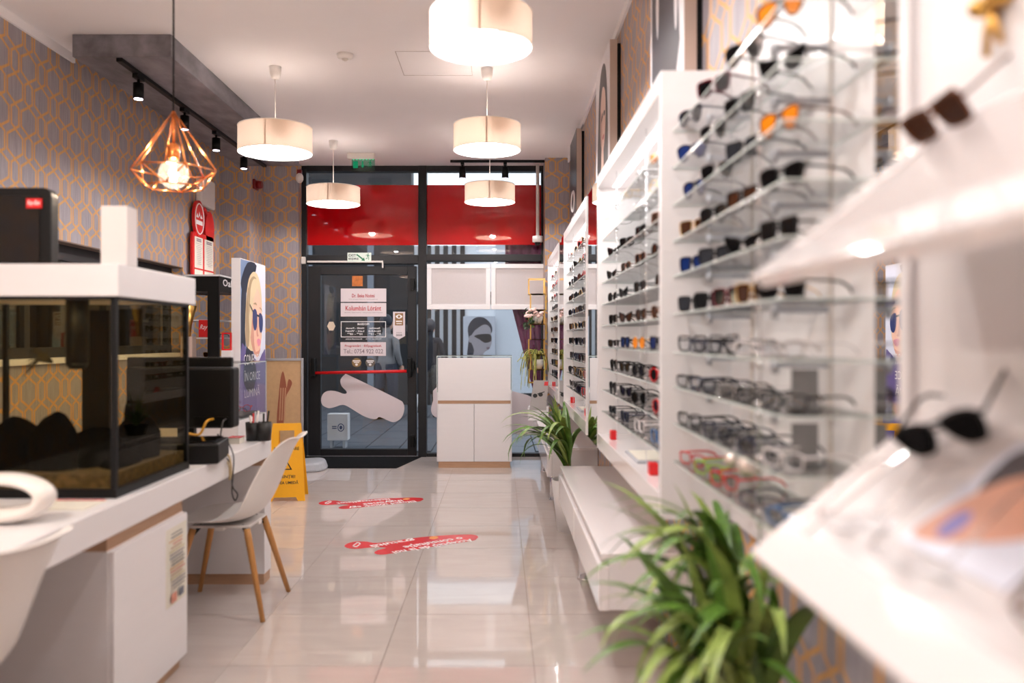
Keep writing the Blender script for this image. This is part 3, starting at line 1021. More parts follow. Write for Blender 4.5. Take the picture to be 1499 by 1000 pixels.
def drum(x, y, dia, ztop, zbot, label, w=LAMP_W):
    r = thing('drum_pendant', label, 'lamp', (x, y, CEIL), 0, 'cream drum pendants')
    lpart('ceiling_cup', MB().lathe([(.012, -.085), (.028, -.08), (.038, -.05), (.042, 0)], n=20, cap0=True, cap1=True), M_PLASTIC, r)
    zt, zb = ztop - CEIL, zbot - CEIL
    lpart('cord', MB().cyl((0, 0, -.08), (0, 0, zt + .02), .0035, None, 8), M_PLASTIC, r)
    R = dia / 2
    sh = lpart('shade', MB().lathe([(R, zb), (R, zt)], n=56).box(-.006, .006, -R - .0015, -R + .0005, zb, zt), [M_SHADE], r)
    lpart('shade_rim', MB().tube([(R * math.cos(a), R * math.sin(a), zb) for a in [2 * math.pi * i / 48 for i in range(48)]], .003, 5, closed=True).tube([(R * math.cos(a), R * math.sin(a), zt) for a in [2 * math.pi * i / 48 for i in range(48)]], .003, 5, closed=True), M_SHADEIN, sh)
    lpart('added_diffuser_lid', MB().lathe([(.0035, zt - .004), (R - .002, zt - .004)], n=48), M_LID, sh)  # added disc closing the shade top, softens the light on the ceiling
    mb = MB()
    for i in range(3):
        a = 2 * math.pi * i / 3 + .4
        mb.tube([(0, 0, zt + .02), (.08 * math.cos(a), .08 * math.sin(a), zt), (R * math.cos(a), R * math.sin(a), zt)], .003, 5)
        mb.cyl((.09 * math.cos(a + .5), .09 * math.sin(a + .5), zt + .005), (.09 * math.cos(a + .5), .09 * math.sin(a + .5), zt - .05), .016, None, 10)
    lpart('spider', mb, M_PLASTIC, r)
    for i in range(3):
        a = 2 * math.pi * i / 3 + .9
        lpart('bulb', MB().ball((.09 * math.cos(a), .09 * math.sin(a), zt - .085), .034, 14, 0, 1.25), M_BULB, r)
    light('bulb_light', 'POINT', (0, 0, (zt + zb) / 2 - .045), w, (1, .99, .995), r, shadow_soft_size=.035)
    return r


drum(-.09, 3.72, .465, PZ(20, 3.72), PZ(70, 3.72), 'large cream drum pendant nearest the viewer, cut by the top edge')
drum(PX(403, 5.66), 5.66, .50, PZ(187, 5.66), PZ(224, 5.66), 'cream drum pendant beside the grey bulkhead on the left')
drum(PX(713, 5.69), 5.69, .465, PZ(183, 5.69), PZ(220, 5.69), 'cream drum pendant hanging directly behind the largest one')
drum(PX(488, 7.77), 7.77, .50, PZ(275, 7.77), PZ(299, 7.77), 'small cream drum pendant hanging in front of the door transom')
drum(PX(717, 7.6), 7.6, .465, PZ(271, 7.6), PZ(296, 7.6), 'small cream drum pendant in front of the shop window transom')
drum(-.09, 1.75, .465, 2.74, 2.58, 'added cream drum pendant above the viewer, unseen fill light')  # this and the next two pendants are added out of view as fill light
drum(-.9, -.6, .465, 2.74, 2.58, 'added cream drum pendant behind the viewer nearer the aisle, unseen fill light')
drum(-1.9, .6, .465, 2.74, 2.58, 'added cream drum pendant over the desk end, unseen fill light')

def fabric_glass(name):
    """faintly frosted clear glass"""
    m = glass(name, (1, .95, .88), .8)
    nt = m.node_tree
    out = nt.nodes['Material Output']
    src = out.inputs[0].links[0].from_socket
    t = nt.nodes.new('ShaderNodeBsdfTranslucent')
    t.inputs[0].default_value = (1, .93, .85, 1)
    mx = nt.nodes.new('ShaderNodeMixShader')
    mx.inputs[0].default_value = .013
    nt.links.new(src, mx.inputs[1])
    nt.links.new(t.outputs[0], mx.inputs[2])
    nt.links.new(mx.outputs[0], out.inputs[0])
    return m


# copper diamond pendant
YC_ = 3.4
xc = PX(254, YC_)
cp = thing('copper_pendant', 'geometric copper wire cage pendant with lit round filament bulb', 'lamp', (xc, YC_, CEIL))
z_ap, z_mid, z_bot = PZ(163, YC_) - CEIL, PZ(249, YC_) - CEIL, PZ(274, YC_) - CEIL
lpart('ceiling_cup', MB().lathe([(.01, -.06), (.04, -.05), (.045, 0)], n=18, cap0=True, cap1=True), M_BLKMETAL, cp)
lpart('cord', MB().cyl((0, 0, -.05), (0, 0, z_ap), .004, None, 8), M_BLACK, cp)
mb = MB()
Rm, Rb = .172, .118
n6 = 6
mid = [Vector((Rm * math.cos(2 * math.pi * i / n6 + .12), Rm * math.sin(2 * math.pi * i / n6 + .12), z_mid)) for i in range(n6)]
bot = [Vector((Rb * math.cos(2 * math.pi * (i + .5) / n6 + .12), Rb * math.sin(2 * math.pi * (i + .5) / n6 + .12), z_bot)) for i in range(n6)]
ap = Vector((0, 0, z_ap))
for i in range(n6):
    j = (i + 1) % n6
    mb.tube([ap, mid[i]], .0038, 6)
    mb.tube([mid[i], mid[j]], .0033, 6)
    mb.tube([mid[i], bot[i]], .0033, 6)
    mb.tube([mid[j], bot[i]], .0033, 6)
    mb.tube([bot[i], bot[j]], .0035, 6)
lpart('wire_cage', mb, M_COPPER, cp)
lpart('socket', MB().cyl((0, 0, z_ap), (0, 0, z_ap - .14), .008, None, 10).lathe([(.008, z_ap - .13), (.024, z_ap - .14), (.025, z_ap - .195), (.02, z_ap - .2)], n=18, cap1=True), M_COPPER, cp)
zb = z_ap - .262
bu = lpart('bulb', MB().ball((0, 0, zb), .06, 20).cyl((0, 0, zb + .052), (0, 0, zb + .075), .018, .014, 14), fabric_glass('bulb_glass'), cp)
mb = MB()
for i in range(6):
    a = i * math.pi / 3
    mb.cyl((.011 * math.cos(a), .011 * math.sin(a), zb - .03), (.007 * math.cos(a), .007 * math.sin(a), zb + .035), .0022, None, 6)
lpart('filament', mb, M_FIL, bu)
light('bulb_light', 'POINT', (0, 0, zb), COPPER_W, (1, .84, .68), cp, shadow_soft_size=.02)

for (x_, y_, lab_) in ((-1.45, 1.5, 'added copper wire cage pendant over the near desk end, unseen fill light'), (-1.45, -.6, 'added copper wire cage pendant behind the viewer by the desk, unseen fill light')):  # added unseen copies, stronger and whiter, to brighten the ceiling
    c_ = clone(cp)
    c_.location = (x_, y_, CEIL)
    c_['label'] = lab_
    for l_ in c_.children:
        if l_.type == 'LIGHT':
            l_.data = l_.data.copy()
            l_.data.energy = COPPER_W * 2.2
            l_.data.color = (1, .95, .9)


# track lights
def spot_head(r, x, y, ztrack, length=.10, rad=.032, power=SPOT_W, aim=(0, 0, -1)):
    h = MB().box(x - .018, x + .018, y - .05, y + .05, ztrack - .03, ztrack - .005).cyl((x, y, ztrack - .03), (x, y, ztrack - .06), .009, None, 8)
    h.cyl((x, y, ztrack - .055), (x, y, ztrack - .055 - length), rad, None, 20)
    o = part('spot_head', h, M_BLKMETAL, r)
    part('lens', MB().cyl((x, y, ztrack - .0551 - length), (x, y, ztrack - .058 - length), rad * .82, None, 20), M_LENSLIT, o)
    off = abs_off(r)
    l = light('spot_light', 'SPOT', (x - off.x, y - off.y, ztrack - .07 - length - off.z), power, (1, .97, .99), r, spot_size=math.radians(75), spot_blend=.6, shadow_soft_size=.03)
    l.rotation_euler = Vector(aim).to_track_quat('-Z', 'Y').to_euler()


zb_ = 1.738 + CAMH
tr = thing('track_light', 'black ceiling track with four cylinder spotlights under the grey bulkhead', 'track light', (-2.36, 6.6, zb_))
part('rail', MB().box(-2.378, -2.342, 5.07, 8.2, zb_ - .022, zb_), M_BLKMETAL, tr)
for y in (5.34, 6.12, 6.80, 7.53):
    spot_head(tr, -2.36, y, zb_ - .02, .10, .033)
t3 = thing('track_light', 'added black ceiling track, out of view, with spotlights brightening the right wall', 'track light', (-.45, 1.8, CEIL))  # added unseen track, extra light for the shelving and rack on the right
part('rail', MB().box(-.47, -.43, .2, 3.6, CEIL - .022, CEIL), M_BLKMETAL, t3)
for y in (.4, 1.2, 2.0, 2.8, 3.5):
    spot_head(t3, -.45, y, CEIL - .02, .10, .033, SPOT_W * (1.0 if y < 1.5 else 1.5), (.8, .12, -1.0))
t2 = thing('track_light', 'short black ceiling track with two spotlights above the shop window', 'track light', (-.05, 8.62, CEIL))
part('rail', MB().box(-.53, .46, 8.60, 8.64, CEIL - .022, CEIL), M_BLKMETAL, t2)
for px in (677, 739.5):
    spot_head(t2, PX(px, 8.62), 8.62, CEIL - .02, .115, .035)

# things on the ceiling
sm = thing('smoke_detector', 'small white round smoke detector on the ceiling', 'detector', (PX(505, 5.41), 5.41, CEIL))
lpart('base', MB().lathe([(.03, -.03), (.05, -.022), (.055, 0)], n=22, cap0=True, cap1=True), M_PLASTIC, sm)
lpart('sensor', MB().lathe([(.008, -.044), (.02, -.036), (.022, -.03)], n=14, cap0=True, cap1=True), M_OFFW, sm)
cpx, cpy = PX(787, 8.72), 8.72
cm = thing('security_camera', 'white dome security camera on a long ceiling pole by the window', 'camera', (cpx, cpy, CEIL))
part('pole', MB().cyl((cpx, cpy, CEIL), (cpx, cpy, PZ(347, cpy)), .018, None, 14).cyl((cpx, cpy, CEIL), (cpx, cpy, CEIL - .02), .045, None, 16), M_PLASTIC, cm)
part('housing', MB().lathe([(.02, .035), (.055, .03), (.056, -.03), (.04, -.036)], (cpx, cpy, PZ(350, cpy)), 22, cap0=True, cap1=True), M_PLASTIC, cm)
part('dome', MB().ball((cpx, cpy, PZ(355, cpy)), .034, 14), M_BLKGLOSS, cm)
# alarm pieces on the far left pier
zf = PZ(270, 8.4)
fa = thing('fire_siren', 'dark red fire alarm sounder on the papered wall step', 'alarm', (-2.53, 8.42, zf))
part('base', MB().box(-2.53, -2.505, 8.35, 8.49, zf - .05, zf + .05), mat('dark_red_plastic', (120, 14, 18), .35, noise=.05, scale=9), fa, bevel=.008)
part('horn', MB().cyl((-2.505, 8.42, zf), (-2.45, 8.42, zf), .045, .036, 18), MATS['dark_red_plastic'], fa)
zf2 = PZ(258, 8.72)
f2 = thing('motion_sensor', 'small white motion sensor in the corner above the door frame', 'sensor', (-2.16, 8.72, zf2))
part('housing', MB().ball((-2.14, 8.72, zf2 - .02), .042, 14, 0, 1.3), M_PLASTIC, f2)
part('bracket', MB().box(-2.165, -2.12, 8.71, 8.76, zf2 + .0, zf2 + .07), MATS['dark_red_plastic'], f2)

# ================================================================== LEFT: DESK AND THINGS ON IT
DX = -1.22
DT = .757
dk = thing('counter_desk', 'long white counter desk with thick top and oak edge strips', 'desk', (-1.6, 2.6, 0))
part('desk_top', MB().box(-2.0, DX, .75, 4.36, .66, DT), M_WHITE, dk, bevel=.003)
part('pedestal', MB().box(-1.96, -1.245, 2.6, 3.215, .05, .605), M_WHITE, dk, bevel=.002)
part('pedestal_door', MB().box(-1.245, -1.228, 2.603, 3.212, .052, .603), M_WHITE, dk, bevel=.002)
part('oak_strip', MB().box(-1.96, -1.25, 2.6, 3.215, .605, .66), M_EDGE, dk)
part('plinth', MB().box(-1.94, -1.255, 2.62, 3.2, 0, .05), M_EDGE, dk)
part('end_panel', MB().box(-1.96, -1.23, 4.27, 4.39, .055, .66), M_WHITE, dk, bevel=.002)
part('end_plinth', MB().box(-1.95, -1.235, 4.275, 4.385, 0, .055), M_EDGE, dk)
part('end_strip', MB().box(-1.97, -1.225, 4.265, 4.355, .62, .6599), M_EDGE, dk)
part('modesty_panel', MB().box(-1.99, -1.965, .8, 4.3, .1, .66), M_WHITE, dk)
part('near_panel', MB().box(-1.96, -1.25, .78, .9, 0, .66), M_WHITE, dk)
# laminated notice on the pedestal door
nt_ = thing('notice', 'cream laminated notice with coloured lines taped to the desk pedestal', 'notice', (-1.227, 3.08, .30))
y0, y1 = PX(243, 1) and 1.227 * 1200 / (733 - 243), 1.227 * 1200 / (733 - 273)
part('sheet', MB().box(-1.2278, -1.2268, 3.005, 3.2, .285, .575), M_PAPER, nt_)
shp = []
cols = [(150, 146, 140), (120, 116, 112), (214, 170, 120), (208, 140, 120), (190, 160, 130), (200, 190, 150), (150, 140, 140), (120, 120, 130)]
random.seed(3)
for i in range(17):
    w = random.uniform(.09, .15)
    shp.append((mat('notice_ink_%d' % (i % 8), cols[i % 8], .7, noise=.1, scale=60), rrect(w, .0055, .002, 1, random.uniform(-.01, .01), .12 - i * .0125)))
shp.append((mat('notice_ink_3', cols[3]), rrect(.05, .035, .004, 2, -.04, -.115)))
shp.append((mat('notice_ink_7', cols[7]), rrect(.045, .03, .004, 2, .03, -.11)))
printed('printed_lines', nt_, (-1.2268, 3.1025, .43), OY, OZ, shp)

# aquarium
AX0, AX1, AY0, AY1, AZ0, AZ1 = -2.0, -1.265, 2.69, 3.31, DT + .001, 1.425
aq = thing('aquarium', 'dark glass aquarium with black rocks and a white hood on the desk', 'aquarium', (-1.63, 3.0, AZ0))
g = .008
for b in ((AX0, AX1, AY0, AY0 + g), (AX0, AX1, AY1 - g, AY1), (AX1 - g, AX1, AY0 + g, AY1 - g), (AX0, AX0 + g, AY0 + g, AY1 - g)):
    part('pane', MB().box(b[0], b[1], b[2], b[3], AZ0 + .02, AZ1), M_TANK, aq)
mb = MB().box(AX0 - .006, AX1 + .006, AY0 - .006, AY1 + .006, AZ0, AZ0 + .03)
for x in (AX0 - .004, AX1 - .014):
    for y in (AY0 - .004, AY1 - .014):
        mb.box(x, x + .018, y, y + .018, AZ0 + .03, AZ1)
mb.box(AX0, AX1, AY0 - .004, AY0 + .012, AZ1 - .016, AZ1).box(AX1 - .012, AX1 + .004, AY0, AY1, AZ1 - .016, AZ1)
part('black_frame', mb, M_BLACK, aq)
part('hood', MB().box(AX0 - .02, -1.25, 2.68, 3.36, 1.42, 1.527), M_WHITE, aq, bevel=.004)
random.seed(5)
M_ROCK = mat('black_lava_rock', (6, 6, 6), .95, spec=0, noise=.4, scale=14, bump=.6)
M_SAND = mat('aquarium_gravel', (84, 68, 46), .9, noise=.7, scale=45, bump=.5)
mb = MB().box(AX0 + .01, AX1 - .01, AY0 + .01, AY1 - .01, AZ0 + .03, AZ0 + .075)
part('gravel', mb, M_SAND, aq)


def rock(c, rx, ry, rz, seed):
    random.seed(seed)
    mb = MB().ball((0, 0, 0), 1.0, 26)
    ph = [random.uniform(0, 6) for _ in range(6)]
    mb.v = [(c[0] + rx * x * (1 + .1 * math.sin(3 * y + ph[0]) + .05 * math.sin(7 * z + ph[1])), c[1] + ry * y * (1 + .15 * math.sin(4 * x + ph[2])), c[2] + rz * z * (1 + .08 * math.sin(3 * x + ph[3]) + .05 * math.sin(6 * y + ph[4]))) for x, y, z in mb.v]
    mb.v = [(min(max(x, AX0 + .012), AX1 - .012), min(max(y, AY0 + .012), AY1 - .012), max(z, AZ0 + .05)) for x, y, z in mb.v]
    part('rock', mb, M_ROCK, aq)


for k_, a in enumerate(((-1.86, 2.87, .86, .10, .10, .13), (-1.68, 2.86, .87, .10, .10, .13), (-1.47, 2.95, .85, .11, .12, .11), (-1.38, 3.1, .88, .08, .10, .12), (-1.75, 2.95, .83, .2, .12, .10), (-1.54, 2.83, .88, .08, .08, .14), (-1.36, 3.0, 1.0, .016, .025, .055), (-1.35, 2.92, .82, .05, .12, .06))):
    rock(a[:3], *a[3:], seed=20 + k_)
part('filter', MB().cyl((-1.415, 2.74, 1.2), (-1.415, 2.74, 1.43), .036, None, 16).cyl((-1.415, 2.74, 1.18), (-1.415, 2.74, 1.2), .024, .036, 16), M_BLACK, aq)
part('background_board', MB().box(-1.68, -1.57, AY1 - .022, AY1 - .012, AZ0 + .08, AZ1 - .03), M_BLACK, aq)
mb = MB()
for i in range(14):
    a = random.uniform(-.5, .5)
    mb.tube([(-1.52, 2.78, 1.2), (-1.55 + .03 * a, 2.77, 1.22 + .03 * a), (-1.60 + .02 * a, 2.77 + .02 * a, 1.205 + .12 * a)], [.004, .004, .001], 4)
part('water_plant', mb, mat('dark_weed', (52, 44, 24), .8, noise=.2, scale=20), aq)
# on the hood: black glossy brand display and a tall white carton
bd = thing('brand_display', 'glossy black display panel with small red script logo on the aquarium hood', 'display', (-1.66, 2.9, 1.5275))
pw = rrect(.56, .285, .03, 4, PX(75, 2.88) - .28, 1.5275 + .1425)
part('panel', MB().prism(pw, lambda u, v, w: (u, 2.88 + w, v), .05), M_BLACK, bd, bevel=.004)
pf = rrect(.50, .235, .006, 2, PX(75, 2.88) - .29, 1.5275 + .139)
part('glossy_face', MB().prism(pf, lambda u, v, w: (u, 2.8795 - w, v), .003), M_BLKGLOSS, bd)
lx, lz = PX(49, 2.87), PZ(297.5, 2.87)
part('logo_tile', MB().box(lx - .027, lx + .027, 2.872, 2.8766, lz - .017, lz + .017), M_RED, bd)
text('logo_lettering', 'Ray-Ban', M_WHTEXT, bd, (lx, 2.8718, lz), OX, (0, 0, 1), height=.02, width=.044, shear=.35, bold=.01)
solo('carton', MB().box(PX(147, 2.75), PX(186, 2.75), 2.75, 2.83, 1.5275, PZ(301, 2.75)), mat('glossy_carton', (232, 224, 222), .12, noise=.01, scale=10), 'tall narrow glossy white carton standing on the aquarium hood', 'box', bevel=.003)
# white ring sculpture + leaflet on the near desk
mb = MB()
cx, cy, cz = -1.42, 2.33, DT
prev = []
NR, NS = 40, 14
for i in range(NR):
    a = 2 * math.pi * i / NR
    th = .034 + .018 * (0.5 + .5 * math.cos(a + .6))
    c = Vector((cx + .125 * math.cos(a), cy, cz + .094 + .052 * math.sin(a)))
    rad = Vector((math.cos(a), 0, math.sin(a) * .8)).normalized()
    o_ = len(mb.v)
    for j in range(NS):
        b = 2 * math.pi * j / NS
        p = c + rad * (th * .46 * math.cos(b)) + Vector((0, 1, 0)) * (.05 * math.sin(b))
        mb.v.append(tuple(p))
    prev.append(o_)
for i in range(NR):
    p, q = prev[i], prev[(i + 1) % NR]
    for j in range(NS):
        jj = (j + 1) % NS
        mb.face((p + j, p + jj, q + jj, q + j), 0, True)
mz = min(v[2] for v in mb.v)
mb.v = [(x, y, z - mz + DT + .0005) for x, y, z in mb.v]
solo('ring_sculpture', mb, mat('glazed_ceramic', (238, 230, 224), .12, noise=.01, scale=6), 'white glazed oval ring sculpture lying on the near end of the desk', 'ornament')
lf = thing('leaflet', 'folded white leaflet with red edge lying beside the aquarium', 'leaflet', (-1.33, 2.57, DT))
part('sheet', MB().box(-1.43, -1.27, 2.5, 2.64, DT + .0003, DT + .006), M_PAPER, lf)
part('red_edge', MB().box(-1.43, -1.27, 2.625, 2.64, DT + .006, DT + .0068), M_REDPRINT, lf)

# monitor, black box, cables
mo = thing('monitor', 'black computer monitor seen from behind on the desk', 'monitor', (-1.5, 3.86, DT))
zt_, zb2 = PZ(523, 3.9), PZ(629, 3.8)
part('screen_shell', MB().box(-1.78, PX(341, 3.92), 3.9, 3.935, zb2, zt_), M_BLACK, mo, bevel=.006)
part('rear_housing', MB().box(-1.74, PX(341, 3.8), 3.8, 3.9, zb2 + .005, PZ(538, 3.8)), M_BLACK, mo, bevel=.012)
part('stand', MB().box(-1.54, -1.46, 3.9, 3.94, DT + .012, zb2 + .1).box(-1.63, -1.37, 3.84, 4.02, DT + .001, DT + .013), M_BLACK, mo, bevel=.004)
part('port_panel', MB().box(-1.42, -1.26, 3.793, 3.8, zb2 + .02, zb2 + .06), M_BLKMETAL, mo)
bb = thing('receipt_printer', 'flat black box printer at the front edge of the desk', 'printer', (-1.36, 3.52, DT), math.radians(9))
lpart('body', MB().box(-.15, .165, -.13, .13, .001, .085), M_BLACK, bb, bevel=.008)
lpart('lid', MB().box(-.13, .145, -.09, .1, .085, .094), M_BLKGLOSS, bb, bevel=.004)
cb = thing('cable_bundle', 'thin yellow and dark cables looping behind the monitor over the desk edge', 'cable', (-1.28, 3.75, DT))
M_YC = mat('yellow_cable', (206, 150, 40), .5, noise=.05, scale=20)
M_DC = mat('grey_cable', (58, 56, 58), .5, noise=.05, scale=20)


def crv(pts, k=6):
    out = []
    P_ = [Vector(p) for p in pts]
    for i in range(len(P_) - 1):
        p0, p1, p2, p3 = P_[max(i - 1, 0)], P_[i], P_[i + 1], P_[min(i + 2, len(P_) - 1)]
        for j in range(k):
            t = j / k
            out.append(0.5 * ((2 * p1) + (p2 - p0) * t + (2 * p0 - 5 * p1 + 4 * p2 - p3) * t * t + (3 * p1 - p0 - 3 * p2 + p3) * t ** 3))
    out.append(P_[-1])
    return out


part('yellow_cable', MB().tube(crv([(-1.33, 3.79, zb2 + .05), (-1.335, 3.72, zb2 + .045), (-1.36, 3.7, zb2 - .01), (-1.41, 3.68, DT + .1)]), .006, 6), M_YC, cb)
part('grey_cable', MB().tube(crv([(-1.27, 3.79, zb2 + .05), (-1.268, 3.74, zb2 + .04), (-1.275, 3.72, zb2 - .03), (-1.27, 3.68, DT + .095)]), .004, 6), M_DC, cb)
part('grey_cable', MB().tube(crv([(-1.24, 3.72, DT + .06), (-1.2, 3.68, DT + .0), (-1.195, 3.66, DT - .08), (-1.2, 3.66, DT - .16), (-1.19, 3.67, DT - .2), (-1.175, 3.66, DT - .17), (-1.195, 3.65, DT - .13), (-1.2, 3.64, DT - .03), (-1.25, 3.66, DT + .01)]), .0032, 6), M_DC, cb)
part('beige_cable', MB().tube(crv([(-1.25, 3.66, DT + .012), (-1.205, 3.63, DT + .006), (-1.19, 3.62, DT - .05), (-1.2, 3.63, DT - .1), (-1.21, 3.65, DT - .04), (-1.26, 3.7, DT + .02)]), .0045, 6), mat('beige_cable', (190, 168, 128), .5, noise=.05, scale=20), cb)

# pen pots at the far desk end
M_MESH = mat('black_mesh', (24, 24, 26), .5, noise=.3, scale=90)
for (px, lab, pens) in ((371, 'black mesh pen pot with red and white pens on the desk', ((.0, .0, M_RED), (.012, .01, M_PLASTIC), (-.012, .008, M_PLASTIC), (.01, -.012, M_GREYP))), (386, 'taller black mesh pen pot at the far corner of the desk', ((.0, 0, M_BLACK), (.012, .01, M_BLACK)))):
    y = 4.22
    x = PX(px, y)
    pp = thing('pen_pot', lab, 'pen pot', (x, y, DT), 0, 'pen pots')
    lpart('cup', MB().lathe([(.036, .001), (.04, .095), (.0385, .095), (.034, .006), (.001, .006)], n=22, cap0=True), M_MESH, pp)
    for dx, dy, m in pens:
        lpart('pen', MB().cyl((dx * .5, dy * .5, .008), (dx * 1.8, dy * 1.8, .14 + dx), .005, None, 8), m, pp)
fr_ = thing('photo_block', 'small stack of white cards on the desk beside the pen pots', 'cards', (-1.32, 4.12, DT))
part('stack', MB().box(-1.36, -1.30, 4.08, 4.16, DT + .0005, DT + .03), M_PAPER, fr_)
part('top_card', MB().box(-1.362, -1.298, 4.078, 4.162, DT + .03, DT + .032), M_REDPRINT, fr_)


# ------------------------------------------------------------------ chairs
def make_chair(label, loc, rz):
    r = thing('shell_chair', label, 'chair', loc, rz, 'white shell chairs')
    prof = [(.235, .405, .36, 0), (.225, .43, .40, .0), (.15, .435, .44, .018), (.05, .425, .46, .03), (-.06, .425, .47, .04), (-.14, .45, .47, .055), (-.19, .51, .465, .07), (-.225, .59, .455, .07), (-.26, .68, .43, .06), (-.295, .765, .38, .04), (-.325, .81, .30, .02), (-.35, .817, .26, .01)]
    mb = MB()
    nu = 10
    for k_, (d, z, w, c) in enumerate(prof):
        p0, p1 = prof[max(k_ - 1, 0)], prof[min(k_ + 1, len(prof) - 1)]
        tan = Vector((p1[0] - p0[0], p1[1] - p0[1])).normalized()
        nrm = Vector((-tan.y, tan.x))
        if k_ < 5:
            nrm = Vector((0, 1))
        elif nrm.x < 0:
            nrm = -nrm
        for i in range(nu + 1):
            u = -1 + 2 * i / nu
            lift = c * u * u
            mb.v.append((u * w / 2 * (1 - .04 * u * u), -(d + nrm.x * lift), z + nrm.y * lift))
    for a in range(len(prof) - 1):
        for i in range(nu):
            q = a * (nu + 1) + i
            mb.face((q, q + 1, q + nu + 2, q + nu + 1), 0, True)
    o = lpart('seat_shell', mb, M_PLASTIC, r)
    md = o.modifiers.new('thickness', 'SOLIDIFY'); md.thickness = .009; md.offset = -1
    sd = o.modifiers.new('subd', 'SUBSURF'); sd.levels = 2; sd.render_levels = 2
    for sx in (-1, 1):
        for sy in (-1, 1):
            top = Vector((sx * .135, sy * .125, .40))
            ft = Vector((sx * .225, sy * .225, 0))
            o = lpart('leg', MB().tube([ft, top.lerp(ft, .1), top], [.011, .0165, .0155], 12), M_LEG, r)
            lpart('leg_bracket', MB().tube([top + Vector((-sx * .03, -sy * .03, .012)), top.lerp(ft, .08) + Vector((-sx * .008, -sy * .008, .005))], .0085, 8), M_BLKMETAL, o)
    lpart('under_frame', MB().box(-.15, .15, -.022, .022, .395, .412).box(-.022, .022, -.15, .15, .395, .412).box(-.14, .14, -.14, .14, .404, .415), M_PLASTIC, r, bevel=.004)
    return r


make_chair('white shell chair on four beech legs tucked at the far half of the desk', (-1.30, 3.93, 0), math.radians(-90))
make_chair('blurred white shell chair at the bottom left corner, cut by the frame', (-1.40, 1.92, 0), math.radians(-97))

# ================================================================== LEFT FAR: SHOWCASE, POSTER, CABINET, SIGNS
sc_ = thing('glass_showcase', 'white base counter with glass showcase box on top, behind the monitor', 'showcase', (-1.85, 5.3, 0))
SX0, SX1, SY0, SY1 = -2.1, -1.6, 5.0, 5.6
part('base', MB().box(SX0, SX1, SY0, SY1, .06, .78), M_WHITE, sc_, bevel=.003)
part('plinth', MB().box(SX0 + .02, SX1 - .02, SY0 + .02, SY1 - .02, 0, .06), M_EDGE, sc_)
gz = .7805
for b in ((SX0, SX1, SY0, SY0 + .006, gz, 1.125), (SX0, SX1, SY1 - .006, SY1, gz, 1.125), (SX1 - .006, SX1, SY0 + .006, SY1 - .006, gz, 1.125), (SX0, SX0 + .006, SY0 + .006, SY1 - .006, gz, 1.125), (SX0, SX1, SY0, SY1, 1.125, 1.13)):
    part('pane', MB().glass_sheet(*b), [M_SHELFG, M_SHELFE], sc_)
solo('display_tray', MB().box(-1.86, -1.615, 5.12, 5.5, .781, .80), M_BLACK, 'flat black felt tray inside the glass showcase', 'tray', bevel=.003)

# light poster: blonde woman in blue sunglasses
LX, LY0, LY1, LZ1 = -2.2, 6.93, 7.66, 1.965
ps = thing('poster_lightbox', 'tall lightbox poster of a blonde woman in blue sunglasses lettered CONFORT ÎN ORICE LUMINĂ', 'poster', (LX - .04, (LY0 + LY1) / 2, 0))
part('case', MB().box(LX - .078, LX, LY0, LY1, .04, LZ1), M_WHITE, ps, bevel=.003)
part('foot', MB().box(LX - .15, LX + .07, LY0 + .1, LY0 + .18, 0, .04).box(LX - .15, LX + .07, LY1 - .18, LY1 - .1, 0, .04), M_GREYP, ps)
W_, H_ = LY1 - LY0, LZ1 - .04
def PM(n, c): return mat('print_' + n, c, .35, noise=.06, scale=5, emit=c, estr=.35)
def uv(pts, sm=3):
    q = [((a - .5) * W_, ((.955 - (.955 - b) * .91 if b > .5 else b + .04 if b > .2 else b) - .5) * H_) for a, b in pts]
    return smooth_poly(q, sm) if sm else q
M_PSKIN, M_PSKIN2 = PM('skin', (226, 178, 152)), PM('skin_shadow', (196, 138, 116))
M_PBLOND, M_PBLOND2 = PM('blond', (206, 184, 148)), PM('blond_dark', (160, 134, 100))
M_PBLUE, M_PNAVY = PM('blue_bg', (110, 128, 160)), PM('navy_bg', (24, 30, 48))
M_PPALE, M_PPURP = PM('pale_bg', (206, 204, 216)), PM('purple', (92, 78, 128))
M_PLENS, M_PLIP = PM('blue_lens', (34, 44, 96)), PM('lips', (214, 130, 146))
M_PBLK = PM('black', (18, 18, 24))
